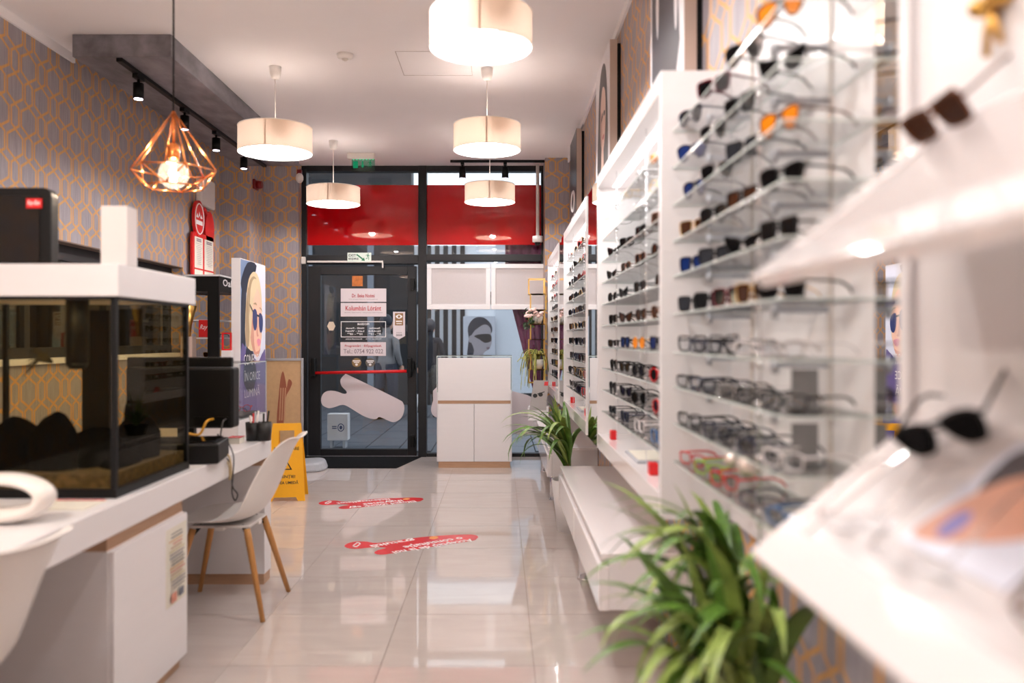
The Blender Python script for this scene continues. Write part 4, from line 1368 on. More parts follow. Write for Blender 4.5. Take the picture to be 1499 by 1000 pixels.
printed('printed_picture', ps, (LX, (LY0 + LY1) / 2, .04 + H_ / 2), OY, OZ, [
    (M_PPALE, uv([(.0, .0), (1, 0), (1, 1), (0, 1)], 0)),
    (M_PBLUE, uv([(.0, .0), (.55, 0), (.5, 1), (0, 1)], 0)),
    (M_PNAVY, uv([(.0, .88), (.25, .99), (.62, .99), (.42, .9), (.2, .84)])),
    (M_PNAVY, uv([(.02, .5), (.16, .52), (.2, .84), (.1, .9), (.02, .8)])),
    (M_PPURP, uv([(.0, .0), (1, 0), (1, .5), (.9, .545), (.7, .50), (.5, .52), (.22, .56), (0, .54)])),
    (M_PNAVY, uv([(.1, .45), (.3, .62), (.5, .52), (.6, .44), (.45, .36), (.2, .38)])),
    (M_PBLOND, uv([(.18, .60), (.2, .80), (.3, .91), (.5, .955), (.7, .93), (.82, .84), (.84, .7), (.8, .6), (.5, .55)])),
    (M_PBLOND2, uv([(.18, .60), (.2, .78), (.3, .88), (.38, .82), (.34, .7), (.3, .58)])),
    (M_PSKIN, uv([(.36, .62), (.40, .74), (.5, .84), (.66, .87), (.8, .80), (.83, .70), (.81, .62), (.76, .56), (.66, .52), (.52, .54)])),
    (M_PSKIN2, uv([(.36, .62), (.40, .72), (.48, .68), (.52, .58), (.6, .53), (.5, .54)])),
    (M_PBLOND, uv([(.3, .9), (.5, .93), (.62, .88), (.5, .82), (.42, .72), (.36, .62), (.3, .7)])),
    (M_PBLOND2, uv([(.3, .88), (.46, .93), (.6, .92), (.47, .915), (.36, .86), (.31, .72)])),
    (M_PBLOND2, uv([(.24, .82), (.3, .87), (.27, .78), (.25, .62), (.22, .62)])),
    (M_PSKIN2, uv([(.60, .70), (.63, .71), (.66, .645), (.69, .632), (.65, .625), (.6, .635)])),
    (M_PSKIN2, uv([(.56, .545), (.68, .552), (.76, .565), (.68, .525), (.58, .53)])),
    (M_PBLOND2, uv([(.46, .79), (.56, .80), (.62, .785), (.56, .788)])),
    (M_PBLOND2, uv([(.70, .775), (.78, .775), (.84, .755), (.78, .765)])),
    (M_PLENS, uv([(.44, .755), (.56, .765), (.62, .735), (.6, .675), (.52, .655), (.45, .69)], 2)),
    (M_PLENS, uv([(.70, .745), (.80, .742), (.86, .715), (.84, .66), (.76, .645), (.70, .68)], 2)),
    (M_PBLK, uv([(.32, .79), (.44, .758), (.44, .748), (.32, .78)], 0)),
    (M_PBLK, uv([(.61, .74), (.70, .735), (.70, .725), (.61, .73)], 0)),
    (M_PLIP, uv([(.60, .605), (.67, .615), (.76, .605), (.74, .585), (.66, .575)])),
])
for body, v, w in (('CONFORT', .55, .66), ('ÎN ORICE', .479, .62), ('LUMINĂ', .405, .6)):
    text('lettering', body, M_WHTEXT, ps, (LX + .008, (LY0 + LY1) / 2 - .06, .04 + H_ * v), OY, OZ, height=.095, width=w * W_)

# black branded display cabinet in the corner
bc = thing('display_cabinet', 'black corner display cabinet with white top and white O lettering', 'cabinet', (-2.66, 7.6, 0))
BX0, BX1, BY0, BY1 = -2.815, -2.51, 7.3, 7.95
zt3 = 1.853
part('top', MB().box(BX0, BX1 + .012, BY0 - .012, BY1, zt3 - .015, zt3), M_WHITE, bc)
part('header', MB().box(BX0, BX1, BY0, BY1, zt3 - .15, zt3 - .015), M_BLACK, bc)
mb = MB()
for b in ((BX0, BX0 + .03, BY0, BY0 + .025), (BX1 - .1, BX1, BY0, BY0 + .025), (BX1 - .03, BX1, BY1 - .03, BY1), (BX0, BX0 + .03, BY1 - .03, BY1)):
    part('post', MB().box(*b, .8, zt3 - .15), M_BLACK, bc)

part('base', MB().box(BX0, BX1, BY0, BY1, 0, .8), M_BLACK, bc)
for z in (1.1, 1.28, 1.44):
    part('shelf', MB().box(BX0 + .01, BX1 - .01, BY0 + .03, BY1 - .01, z, z + .012), M_WHITE, bc)
text('lettering', 'Oakley', M_WHTEXT, bc, (BX1 + .001, BY0 + .1, zt3 - .115), OY, OZ, height=.085, width=.5, center=False, bold=.02)
part('red_logo_card', MB().box(-2.70, -2.61, BY0 + .028, BY0 + .034, 1.296, 1.45), M_RED, bc)
text('script_lettering', 'Ray', M_WHTEXT, bc, (-2.655, BY0 + .027, 1.38), OX, OZ, height=.055, width=.07, shear=.4)
part('mirror_back', MB().box(BX0 + .002, BX0 + .006, BY0 + .03, BY1 - .03, .81, zt3 - .16), M_MIRROR, bc)
gh = thing('gold_goblet', 'tilted gold cone ornament beside the black corner cabinet', 'ornament', (-2.62, 7.2, 0))
gx, gy = PX(276, 7.2), 7.2
part('cone', MB().lathe([(.02, 1.3), (.028, 1.4), (.07, 1.57), (.066, 1.57), (.024, 1.4), (.001, 1.39)], (gx, gy, 0), 22, cap0=True), M_GOLD, gh)
part('stand', MB().box(gx - .05, gx + .05, gy - .05, gy + .05, 0, 1.3), mat('pinkish_plinth', (206, 182, 170), .5, noise=.02, scale=5), gh)
rf = thing('red_frame', 'small red rectangular picture frame beside the black corner cabinet', 'frame', (PX(332, 6.9), 6.9, 0))
x0, x1, z0, z1 = PX(324.5, 6.85), PX(338.5, 6.85), PZ(513, 6.85), PZ(487, 6.85)
part('frame', MB().box(x0, x1, 6.85, 6.87, z1 - .012, z1).box(x0, x1, 6.85, 6.87, z0, z0 + .012).box(x0, x0 + .012, 6.85, 6.87, z0 + .012, z1 - .012).box(x1 - .012, x1, 6.85, 6.87, z0 + .012, z1 - .012), M_RED, rf)
part('stand', MB().box(x0, x1, 6.84, 6.9, 0, z0), M_WHITE, rf)

# red wall sign shaped like spectacles with two documents
def WYp(px): return 2.80 * F_PX / (VX - px)
ws = thing('eye_exam_sign', 'red wall sign shaped like two round lenses over framed white documents', 'sign', (-2.80, 7.65, 1.856))
xs_ = -2.80
fnL = lambda u, v, w: (xs_ + w, u, v)
def wz(py, px): return CAMH + (VY - py) / F_PX * WYp(px)
ya, yb = WYp(278.5), WYp(310)
part('board', MB().prism(rrect(yb - ya, .40, .04, 4, (ya + yb) / 2, 2.056), fnL, .02), M_RED, ws)
c1 = (WYp(288), 2.385); c2 = (WYp(304.3), 2.33)
part('lens_disc', MB().prism(ellipse(c1[0], c1[1], .125, .17, 28), fnL, .025), M_RED, ws)
part('lens_disc', MB().prism(ellipse(c2[0], c2[1], .12, .165, 28), fnL, .02), M_RED, ws)
part('bridge', MB().tube([(xs_ + .012, c1[0] + .1, 2.47), (xs_ + .012, (c1[0] + c2[0]) / 2, 2.5), (xs_ + .012, c2[0] - .08, 2.46)], .022, 8), M_RED, ws)
ring = [(c1[0] + .105 * math.cos(a), c1[1] + .14 * math.sin(a)) for a in [2 * math.pi * i / 28 for i in range(28)]]
part('white_ring', MB().tube([(xs_ + .0265, a, b) for a, b in ring], .006, 5, closed=True), M_WHTEXT, ws)
printed('lettering_bar', ws, (xs_ + .025, c1[0], c1[1]), OY, OZ, [(M_WHTEXT, rrect(.16, .04, .004, 2, 0, -.035)), (M_WHTEXT, [(-.08, .01), (-.05, .05), (-.03, .015), (0, .07), (.03, .015), (.05, .045), (.08, .01), (.03, .005), (0, .03), (-.03, .005)])])
for (a, b) in ((281.5, 293.5), (296, 309)):
    p, q = WYp(a), WYp(b)
    part('document', MB().box(xs_ + .02, xs_ + .0225, p, q, 1.93, 2.215), M_PAPER, ws)
    shp = [(M_GREYTEXT, rrect((q - p) * .6, .012, .003, 1, 0, .125 - i * .016)) for i in range(2)] + [(mat('faint_ink', (186, 176, 176), .6, noise=.05, scale=20), rrect((q - p) * random.uniform(.4, .7), .005, .002, 1, 0, .085 - i * .017)) for i in range(12)]
    printed('printed_lines', ws, (xs_ + .0225, (p + q) / 2, 2.07), OY, OZ, shp)
    part('document', MB().box(xs_ + .02, xs_ + .0225, p, q, 1.862, 1.915), M_PAPER, ws)
wb = thing('wall_unit', 'white plastic box unit high on the left wall near the corner', 'unit', (XL, 7.95, 2.5))
part('body', MB().box(XL, XL + .05, 7.6, 7.99, 2.53, 2.80), M_PLASTIC, wb, bevel=.015)
part('flap', MB().box(XL + .05, XL + .056, 7.63, 7.96, 2.54, 2.67), M_PLASTIC, wb, bevel=.006)

# wet floor sign
wf = thing('wet_floor_sign', 'yellow folding wet floor warning sign with black lettering beside the desk', 'sign', (-1.72, 6.6, 0), math.radians(8))
for sgn in (-1, 1):
    mb = MB()
    def fn(u, v, w, sgn=sgn):
        y = sgn * (.005 + (.60 - v) * .22)
        return (u, y + sgn * w, v)
    for b in (((-.155, 0), (-.085, 0), (-.06, .36), (-.11, .36)), ):
        pass
    outline = [(-.155, 0), (-.10, 0), (-.085, .03), (.085, .03), (.10, 0), (.155, 0), (.11, .60), (-.11, .60)]
    # panel with hand hole: strips around the hole
    mb.prism([(-.155, 0), (-.10, 0), (-.085, .03), (.085, .03), (.10, 0), (.155, 0), (.125, .43), (-.125, .43)], fn, .008)
    mb.prism([(-.125, .43), (-.06, .43), (-.06, .545), (-.115, .545)], fn, .008)
    mb.prism([(.06, .43), (.125, .43), (.115, .545), (.06, .545)], fn, .008)
    mb.prism([(-.115, .545), (.115, .545), (.11, .60), (-.11, .60)], fn, .008)
    leaf = lpart('leaf_panel', mb, M_YELLOW, wf)
    if sgn < 0:
        up = Vector((0, .22, 1)).normalized()
        def at(u, v): return (wf.location + Euler((0, 0, 0)).to_matrix() @ Vector(fn(u, v, .0085)))
        sub = []
        for body, v, h, w in (('ATENȚIONARE', .40, .035, .2), ('ATENȚIE!', .185, .03, .15), ('PODEA UMEDĂ', .145, .03, .2)):
            t = text('lettering', body, M_BLKTEXT, wf, at(0, v), OX, up, height=h, width=w, bold=.02)
        shp = [(M_BLKTEXT, [(-.05, 0), (.05, 0), (0, .085)]), (M_YELLOW, [(-.035, .008), (.035, .008), (0, .068)]), (M_BLKTEXT, rrect(.007, .03, .003, 2, 0, .033))]
        printed('warning_triangle', wf, at(0, .24), OX, up, shp)
    lpart('hinge', MB().cyl((-.1, 0, .59), (-.04, 0, .59), .01, None, 8).cyl((.04, 0, .59), (.1, 0, .59), .01, None, 8), M_YELLOW, wf) if sgn > 0 else None

# framed A-board on a grey weighted foot
ab = thing('pavement_board', 'aluminium framed kraft poster board with brown emblem on grey plastic foot', 'board', (-2.1, 8.05, 0), math.radians(8))
zt4 = 1.07
lpart('panel', MB().box(-.25, .14, -.006, .006, .12, zt4), M_CORK, ab)
lpart('frame', MB().box(-.27, -.245, -.014, .014, .1, zt4 + .02).box(.135, .16, -.014, .014, .1, zt4 + .02).box(-.245, .135, -.014, .014, zt4 - .005, zt4 + .02).box(-.245, .135, -.014, .014, .1, .125), M_ALU, ab, bevel=.003)
em = [(-.07, -.26), (-.03, -.30), (0, -.26), (.02, .02), (.06, .12), (.085, .20), (.05, .24), (.03, .14), (.02, .22), (-.005, .33), (-.03, .26), (-.05, .05)]
M_EMB = mat('brown_emblem', (150, 84, 58), .6, noise=.05, scale=12)
M_EMB2 = mat('tan_emblem', (190, 140, 104), .6, noise=.05, scale=12)
mb = MB()
printed_o = []
def fnA(u, v, w): return (u - .03, -.0065 - w, v + .68)
mb.prism(smooth_poly([(a * .95, b * .85) for a, b in em], 3), fnA, .001)
lpart('emblem', mb, M_EMB, ab)
mb = MB()
for i in range(3):
    mb.prism([(-.045 + i * .022, -.2), (-.033 + i * .022, -.2), (-.02 + i * .022, .12), (-.032 + i * .022, .12)], lambda u, v, w: fnA(u, v, .001 + w), .0008)
lpart('emblem_lines', mb, M_EMB2, ab)
foot = [(-.40, -.22), (-.2, -.28), (.0, -.2), (.16, -.26), (.34, -.2), (.40, 0), (.34, .2), (.1, .16), (-.1, .2), (-.34, .2)]
mb = MB()
pf_ = smooth_poly(foot, 4)
mb.prism(pf_, lambda u, v, w: (u * (1 - w * .9), v * (1 - w * .9), w), .085)
lpart('weighted_foot', mb, M_GREYP, ab, bevel=.02)
lpart('post', MB().box(-.08, -.03, -.02, .02, .08, .14), M_GREYP, ab)

# ================================================================== PODIUM, MAT, FLOOR STICKERS
QY = 8.13
pd = thing('podium_cabinet', 'white podium cabinet with two doors, oak strips and glass top', 'cabinet', (PX(694, QY), QY + .25, 0))
qx0, qx1 = PX(641, QY), PX(747.5, QY)
def qz(py): return PZ(py, QY)
part('carcass', MB().box(qx0 - .012, qx1 + .012, QY + .02, QY + .5, .06, qz(575)), M_WHITE, pd, bevel=.002)
part('upper_panel', MB().box(qx0, qx1, QY, QY + .02, qz(586.5), qz(524)), M_WHITE, pd, bevel=.002)
part('oak_strip', MB().box(qx0, qx1, QY + .006, QY + .0199, qz(591), qz(586.5)), M_EDGE, pd)
xm = PX(694, QY)
part('door', MB().box(qx0, xm - .003, QY, QY + .0199, .062, qz(591.5)), M_WHITE, pd, bevel=.002)
part('door', MB().box(xm + .003, qx1, QY, QY + .0199, .062, qz(591.5)), M_WHITE, pd, bevel=.002)
part('plinth', MB().box(qx0 + .005, qx1 - .005, QY + .01, QY + .48, 0, .06), M_EDGE, pd)
for x in (qx0 - .014, qx1 + .008):
    part('glass_side', MB().glass_sheet(x, x + .006, QY + .02, QY + .5, qz(574.8), qz(522)), [M_SHELFG, M_SHELFE], pd)
part('glass_top', MB().glass_sheet(qx0 - .014, qx1 + .014, QY + .02, QY + .5, qz(522), qz(522) + .006), [M_SHELFG, M_SHELFE], pd)
part('glass_back', MB().glass_sheet(qx0 - .008, qx1 + .008, QY + .494, QY + .5, qz(574.8), qz(522)), [M_SHELFG, M_SHELFE], pd)

mx0, mx1 = PX(437, 8.1) - .1, PX(600, 8.5)
mb = MB()
mb.prism([(-1.99, 8.1), (-1.03, 8.1), (-.86, 8.86), (-2.12, 8.86)], lambda u, v, w: (u, v, w), .009)
solo('doormat', mb, M_MAT, 'charcoal carpet doormat in front of the entrance door', 'mat')


def floor_sticker(label, quad, lines, orange, seed):
    """quad: four image corners (far-left, far-right, near-right, near-left) on the floor"""
    G = []
    for px, py in quad:
        Y = F_PX * CAMH / (py - VY)
        G.append(Vector((PX(px, Y), Y, 0)))
    def m(u, v):   # u 0..1 along, v 0..1 near->far
        return (G[3].lerp(G[2], u)).lerp(G[0].lerp(G[1], u), v)
    c = m(.5, .5)
    r = thing('floor_sticker', label, 'sticker', (c.x, c.y, .0002))
    shape = [(.0, .55), (.02, .70), (.08, .80), (.16, .76), (.24, .66), (.40, .78), (.55, .92), (.80, 1.0), (.95, .98), (1.0, .85), (.995, .70), (.95, .58), (.62, .28), (.36, .02), (.28, .0), (.24, .10), (.26, .24), (.32, .36), (.22, .42), (.10, .36), (.03, .42)]
    sp = smooth_poly(list(reversed(shape)), 3)
    mb = MB()
    mb.prism(sp, lambda u, v, w: m(u, v) + Vector((0, 0, .0002 + w)), .0008)
    part('vinyl', mb, M_REDPRINT, r)
    mb = MB()
    mb.prism(ellipse(orange[0], orange[1], .035, .09, 16), lambda u, v, w: m(u, v) + Vector((0, 0, .001 + w)), .0004)
    part('orange_dot', mb, mat('orange_print', (232, 150, 70), .4, noise=.05, scale=10), r)
    mb = MB()
    mb.tube([m(.09 + .02 * math.cos(a) * (1 + .5 * math.sin(2 * a)), .58 + .12 * math.sin(a)) + Vector((0, 0, .002)) for a in [i * 2 * math.pi / 14 for i in range(14)]], .004, 4, closed=True)
    part('hand_outline', mb, M_WHTEXT, r)
    for body, u0, v0, u1, v1, h in lines:
        a, b = m(u0, v0), m(u1, v1)
        d = (a - b)
        right = d.normalized()
        up = Vector((0, 0, 1)).cross(right)
        text('lettering', body, M_WHTEXT, r, (a + b) / 2 + Vector((0, 0, .0012)), right, up, height=h, width=d.length, bold=.02, thick=.0003)


floor_sticker('red floor sticker lettered Acceptați de la noi o consultație gratuită', [(507.4, 788.7), (700.6, 782), (693, 807), (500, 814)],
              [('Acceptați de la noi', .38, .08, .96, .66, .085), ('o consultație', .45, .36, .88, .80, .085), ('gratuită', .20, .48, .52, .80, .085)], (.66, .86), 1)
floor_sticker('red floor sticker lettered Elfogad tőlünk egy ingyenes látásvizsgálatot', [(473, 730), (622, 728.5), (607, 744), (458, 745.5)],
              [('Elfogad tőlünk egy', .34, .10, .94, .64, .085), ('ingyenes', .45, .40, .80, .74, .085), ('látásvizsgálatot', .18, .52, .66, .88, .075)], (.83, .86), 2)
# ================================================================== GLASSES
def lens_shape(style):
    if style == 'square':
        return smooth_poly([(-.026, .012), (-.024, .02), (0, .0225), (.024, .021), (.027, .012), (.024, -.012), (.014, -.02), (-.012, -.02), (-.022, -.012)], 2)
    if style == 'aviator':
        return smooth_poly([(-.024, .014), (-.01, .021), (.012, .022), (.027, .016), (.028, .004), (.02, -.016), (.006, -.025), (-.01, -.02), (-.021, -.004)], 2)
    if style == 'round':
        return ellipse(0, 0, .0235, .0225, 16)
    if style == 'cat-eye':
        return smooth_poly([(-.024, .008), (-.012, .016), (.012, .02), (.03, .024), (.028, .006), (.016, -.014), (-.004, -.018), (-.02, -.01)], 2)
    return smooth_poly([(-.025, .012), (0, .0155), (.025, .0145), (.0265, 0), (.022, -.013), (0, -.0165), (-.021, -.014), (-.026, 0)], 2)   # slim


FR = {'black': (M_BLACK), 'tortoiseshell': mat('tortoise', (96, 52, 26), .2, noise=.6, scale=60), 'gold': M_GOLD, 'red': mat('red_frame', (204, 20, 24), .25, noise=.05, scale=20),
      'silver': M_CHROME, 'blue': mat('blue_frame', (70, 110, 160), .25, noise=.08, scale=20), 'clear': mat('clear_frame', (222, 216, 216), .1, noise=.03, scale=20), 'burgundy': mat('burgundy_frame', (96, 20, 36), .25, noise=.1, scale=20), 'green': mat('lime_frame', (150, 190, 50), .3, noise=.05, scale=20),
      'navy': mat('navy_frame', (28, 34, 62), .25, noise=.08, scale=20)}
LE = {'smoke': mat('smoke_lens', (10, 10, 12), .08, spec=.1, noise=.03, scale=10), 'brown': mat('brown_lens', (58, 32, 18), .05, spec=.12, noise=.08, scale=10), 'amber': mat('amber_lens', (226, 130, 16), .06, spec=.6, noise=.05, scale=10),
      'blue': mat('blue_lens', (22, 42, 96), .05, spec=.25, noise=.05, scale=10), 'clear': glass('clear_lens', (.97, .975, .98), .8), 'grey': mat('grey_lens', (40, 42, 48), .06, spec=.15, noise=.04, scale=10)}
GM = {}


def glasses_meshes(style, fr):
    thin = fr in ('gold', 'silver')
    key = (style, fr)
    if key in GM:
        return GM[key]
    sh = lens_shape(style)
    rr = .0012 if thin else (.0026 if style != 'slim' else .0021)
    zc = .0245 if style != 'slim' else .0185
    f = MB()
    lens = []
    for s in (-1, 1):
        pts = [(-.002 * abs(a) / .03, s * (.0325 + a), zc + b) for a, b in sh]
        f.tube(pts, rr, 5, closed=True)
        l = MB()
        l.prism([(a * .97, b * .97) for a, b in sh], lambda u, v, w, s=s: (-.001 + w, s * (.0325 + u), zc + v), .0016)
        lens.append(l.mesh('lens', LE['smoke']))
    f.tube([(-.002, -.0085, zc + .006), (-.004, 0, zc + .0095), (-.002, .0085, zc + .006)], rr * 1.1, 5)
    if style == 'aviator':
        f.tube([(-.002, -.012, zc + .017), (-.002, .012, zc + .017)], rr, 5)
    top = zc + .011
    for s in (-1, 1):
        f.tube([(0, s * .059, top), (.004, s * .066, top)], rr * 1.3, 5)
    tem = []
    for s in (-1, 1):
        t = MB()
        r_ = .0013 if thin else .0026
        t.tube([(.003, s * .066, top), (.05, s * .066, top + .001), (.095, s * .064, top), (.118, s * .062, top - .008), (.138, s * .06, max(.004, top - .026))], [r_, r_, r_, r_ * 1.15, r_ * .9], 6)
        tem.append(t.mesh('temple', FR[fr]))
    GM[key] = (f.mesh('frame_front', FR[fr]), lens, tem)
    return GM[key]


LM = {}


def glasses(style, fr, le, loc, rz, label, group, parts=True):
    noun = 'eyeglasses' if le == 'clear' else 'sunglasses'
    f, lens, tem = glasses_meshes(style, fr)
    lz = []
    for i, l in enumerate(lens):
        k = (style, fr, le, i)
        if k not in LM:
            m = l.copy()
            m.materials.clear()
            m.materials.append(LE[le])
            LM[k] = m
        lz.append(LM[k])
    if parts:
        r = thing(noun, label, 'glasses', loc, rz, group)
        link('frame_front', f, r)
        for i in (0, 1):
            link('lens', lz[i], r)
            link('temple', tem[i], r)
        return r
    k = (style, fr, le, 'joined')
    if k not in LM:
        bm = bmesh.new()
        me = bpy.data.meshes.new(noun)
        me.materials.append(FR[fr])
        me.materials.append(LE[le])
        for part_, mi in ((f, 0), (lz[0], 1), (lz[1], 1), (tem[0], 0), (tem[1], 0)):
            n0 = len(bm.faces)
            bm.from_mesh(part_)
            bm.faces.ensure_lookup_table()
            for q in bm.faces[n0:]:
                q.material_index = mi
        bm.to_mesh(me)
        bm.free()
        LM[k] = me
    o = link(noun, LM[k], None, loc)
    o.rotation_euler = (0, 0, rz)
    return tag(o, label, 'glasses', group)


def glabel(style, fr, le, i, n, sidx, unit):
    noun = 'eyeglasses' if le == 'clear' else 'sunglasses'
    lens = '' if le in ('clear', 'smoke') else f' {le}-lensed'
    return f'{fr} {style}{lens} {noun}, {ORD[i]} from near end, {ORD[sidx]} shelf down, {unit}'


# ================================================================== RIGHT: LIT WALL CABINETS
XF = .485
CZ0, CZ1 = .733, 2.093
YC0 = 2.48
SHZ = [1.985 - .1063 * i for i in range(11)]


def wall_cabinet(y0, y1, label, led=LED_W):
    r = thing('wall_cabinet', label, 'cabinet', (.6, (y0 + y1) / 2, CZ0), 0, 'lit wall cabinets')
    X1 = XR - .004
    t = .03
    part('end_panel', MB().box(XF, X1, y0, y0 + t, CZ0, CZ1), M_WHITE, r, bevel=.0015)
    part('end_panel', MB().box(XF, X1, y1 - t, y1, CZ0, CZ1), M_WHITE, r, bevel=.0015)
    part('top_panel', MB().box(XF, X1, y0 + t, y1 - t, CZ1 - .06, CZ1), M_WHITE, r, bevel=.0015)
    part('bottom_panel', MB().box(XF, X1, y0 + t, y1 - t, CZ0, CZ0 + .075), M_GLOSS, r, bevel=.0015)
    part('back_panel', MB().box(X1 - .012, X1, y0 + t, y1 - t, CZ0 + .075, CZ1 - .06), M_WHITE, r)
    for z in SHZ[1:]:
        part('glass_shelf', MB().glass_sheet(XF + .02, X1 - .012, y0 + t + .003, y1 - t - .003, z - .0045, z), [M_SHELFG, M_SHELFE], r)
    part('led_strip', MB().box(XF + .07, XF + .1, y0 + t + .05, y1 - t - .05, CZ1 - .063, CZ1 - .06), M_LED, r)
    off = abs_off(r)
    l = light('led_light', 'AREA', (XF + .085 - off.x, 0, CZ1 - .07 - off.z), led, (1, .985, .985), r, shape='RECTANGLE', size=.05, size_y=y1 - y0 - .2)
    for yy in (y0 + .45, y1 - .45):
        part('chrome_cable', MB().cyl((XF + .035, yy, CZ0 + .075), (XF + .035, yy, CZ1 - .06), .0014, None, 6), M_CHROME, r)
        mb = MB()
        for z in SHZ[1:]:
            mb.cyl((XF + .035, yy, z - .014), (XF + .035, yy, z - .006), .007, None, 10)
            mb.cyl((XF + .035, yy, z), (XF + .035, yy, z + .008), .007, None, 10)
        part('cable_clamps', mb, M_CHROME, r)['kind'] = 'stuff'
    return r


CABS = [(2.48, 4.13, 'nearest lit white wall cabinet with glass shelves of sunglasses', 'nearest lit cabinet', 4),
        (4.66, 6.33, 'middle lit white wall cabinet with glass shelves of sunglasses', 'middle cabinet', 6),
        (6.93, 8.46, 'farthest lit white wall cabinet beside the shop window', 'farthest cabinet', 5)]
random.seed(11)
STY = ['square', 'aviator', 'round', 'cat-eye', 'slim']
for ci, (y0, y1, lab, unit, n) in enumerate(CABS):
    wall_cabinet(y0, y1, lab)
    for si, z in enumerate(SHZ[1:], 1):
        nn = n
        gap = (y1 - y0 - .16) / nn
        placed = 0
        for i in range(nn):
            y = y0 + .11 + gap * (i + .5) + random.uniform(-.03, .03) * (1 if nn < 6 else .4)
            if ci == 0 and si in (1, 2) and i > 0 and random.random() < .5:
                continue
            placed += 1
            if ci == 0:
                if si <= 2:
                    fr, le, st = random.choice([('gold', 'clear'), ('clear', 'clear'), ('silver', 'clear'), ('gold', 'amber')]) + (random.choice(['round', 'slim']),)
                elif si == 7:
                    fr, le, st = [('black', 'blue', 'square'), ('gold', 'amber', 'round'), ('black', 'blue', 'square'), ('black', 'smoke', 'slim')][i]
                elif si in (8, 9):
                    fr, le, st = [('red', 'smoke', 'round'), ('black', 'smoke', 'round'), ('black', 'smoke', 'cat-eye'), ('black', 'smoke', 'aviator')][i]
                elif si == 10:
                    fr, le, st = [('blue', 'clear', 'square'), ('clear', 'clear', 'square'), ('navy', 'smoke', 'square'), ('black', 'smoke', 'slim')][i]
                else:
                    fr, le, st = random.choice(['black', 'black', 'black', 'tortoiseshell']), random.choice(['smoke', 'smoke', 'brown']), random.choice(STY[:4])
            else:
                fr = random.choice(['black', 'black', 'tortoiseshell', 'gold', 'navy'] if si not in (1, 2, 3) else ['burgundy', 'black', 'silver', 'gold', 'red'])
                le = random.choice(['smoke', 'smoke', 'brown', 'grey'] if si > 2 else ['smoke', 'clear', 'grey'])
                st = random.choice(STY[:4])
                if si in (9, 10) and i == 1:
                    fr = 'red'
            glasses(st, fr, le, (XF + .045 + random.uniform(0, .01), y, z + .0003), random.uniform(.1, .4), glabel(st, fr, le, placed, nn, si, unit), 'glasses in the ' + unit, parts=(ci == 0))
    # small red price blocks and trays on the cabinet bottom
    for i, yy in enumerate((y0 + .35, y1 - .3)):
        solo('price_block', MB().box(XF + .03, XF + .06, yy, yy + .05, CZ0 + .0753, CZ0 + .118), M_RED, 'small red block at the %s end of the %s floor' % (('near', 'far')[i], unit), 'block', 'red blocks in the cabinets', bevel=.003)
    tb = thing('price_tray', 'flat grey leaflet tray on the floor of the %s' % unit, 'tray', (XF + .1, (y0 + y1) / 2, CZ0 + .0753))
    part('tray', MB().box(XF + .03, XF + .16, y0 + .62, y0 + .92, CZ0 + .0753, CZ0 + .086), M_GREYP, tb, bevel=.002)
    part('leaflet', MB().box(XF + .04, XF + .15, y0 + .64, y0 + .9, CZ0 + .086, CZ0 + .089), M_PAPER, tb)
# mirrors between the cabinets
for y0, y1, lab in ((4.135, 4.655, 'tall mirror strip between the nearest and middle cabinets'), (6.335, 6.925, 'tall mirror strip between the middle and farthest cabinets')):
    mr = thing('wall_mirror', lab, 'mirror', (.6, (y0 + y1) / 2, CZ0), 0, 'mirrors between the cabinets')
    part('backing', MB().box(XF + .012, XR - .004, y0, y1, CZ0, CZ1), M_WHITE, mr)
    part('mirror_glass', MB().box(XF + .006, XF + .0118, y0, y1, CZ0, CZ1), M_MIRROR, mr)

# ------------------------------------------------------------------ posters on the wall above the cabinets
def wall_poster(y0, y1, z0, z1, label, base):
    r = thing('wall_poster', label, 'poster', (.67, (y0 + y1) / 2, z0))
    part('case', MB().box(.645, .688, y0, y1, z0, z1), mat('poster_edge', (192, 172, 160), .5, noise=.02, scale=8), r)
    part('spacer', MB().box(.688, XR, y0 + .01, y1 - .01, z0 + .02, z1 - .02), M_BLACK, r)
    part('face', MB().box(.643, .645, y0, y1, z0, z1), base, r)
    return r
PZ0, PZ1 = 2.12, 3.07
UV = lambda cy, w, h: (lambda pts, sm=3: smooth_poly([((a - .5) * w, (b - .5) * h) for a, b in pts], sm) if sm else [((a - .5) * w, (b - .5) * h) for a, b in pts])
# 1 nearest: dark silhouette on white. seen from the aisle: right direction is -Y
M_FACEW = mat('poster_white', (226, 222, 226), .4, noise=.02, scale=6)
M_INK = mat('poster_ink_navy', (36, 38, 52), .4, noise=.1, scale=6)
y0, y1 = 2.877, 3.518
w1_ = wall_poster(y0, y1, PZ0, PZ1, 'black and white figure poster above the nearest cabinet', M_FACEW)
q = UV(0, y1 - y0, PZ1 - PZ0)
printed('printed_picture', w1_, (.643, (y0 + y1) / 2, (PZ0 + PZ1) / 2), NY, OZ, [
    (M_INK, q([(.06, .0), (.06, .98), (.75, .98), (.8, .7), (.86, .4), (.9, .25), (.78, .12), (.62, 0)], 0)),
    (M_FACEW, q([(.5, .98), (.54, .75), (.58, .62), (.62, .75), (.62, .98)])), (M_FACEW, q([(.70, .98), (.74, .5), (.78, .32), (.84, .4), (.88, .98)])), (M_FACEW, q([(.2, .55), (.26, .4), (.3, .55), (.26, .72)]))])
y0, y1 = 4.84, 5.53
w2_ = wall_poster(y0, y1, PZ0, 3.05, 'portrait poster of a dark-haired woman above the mirror', M_FACEW)
q = UV(0, y1 - y0, 3.05 - PZ0)
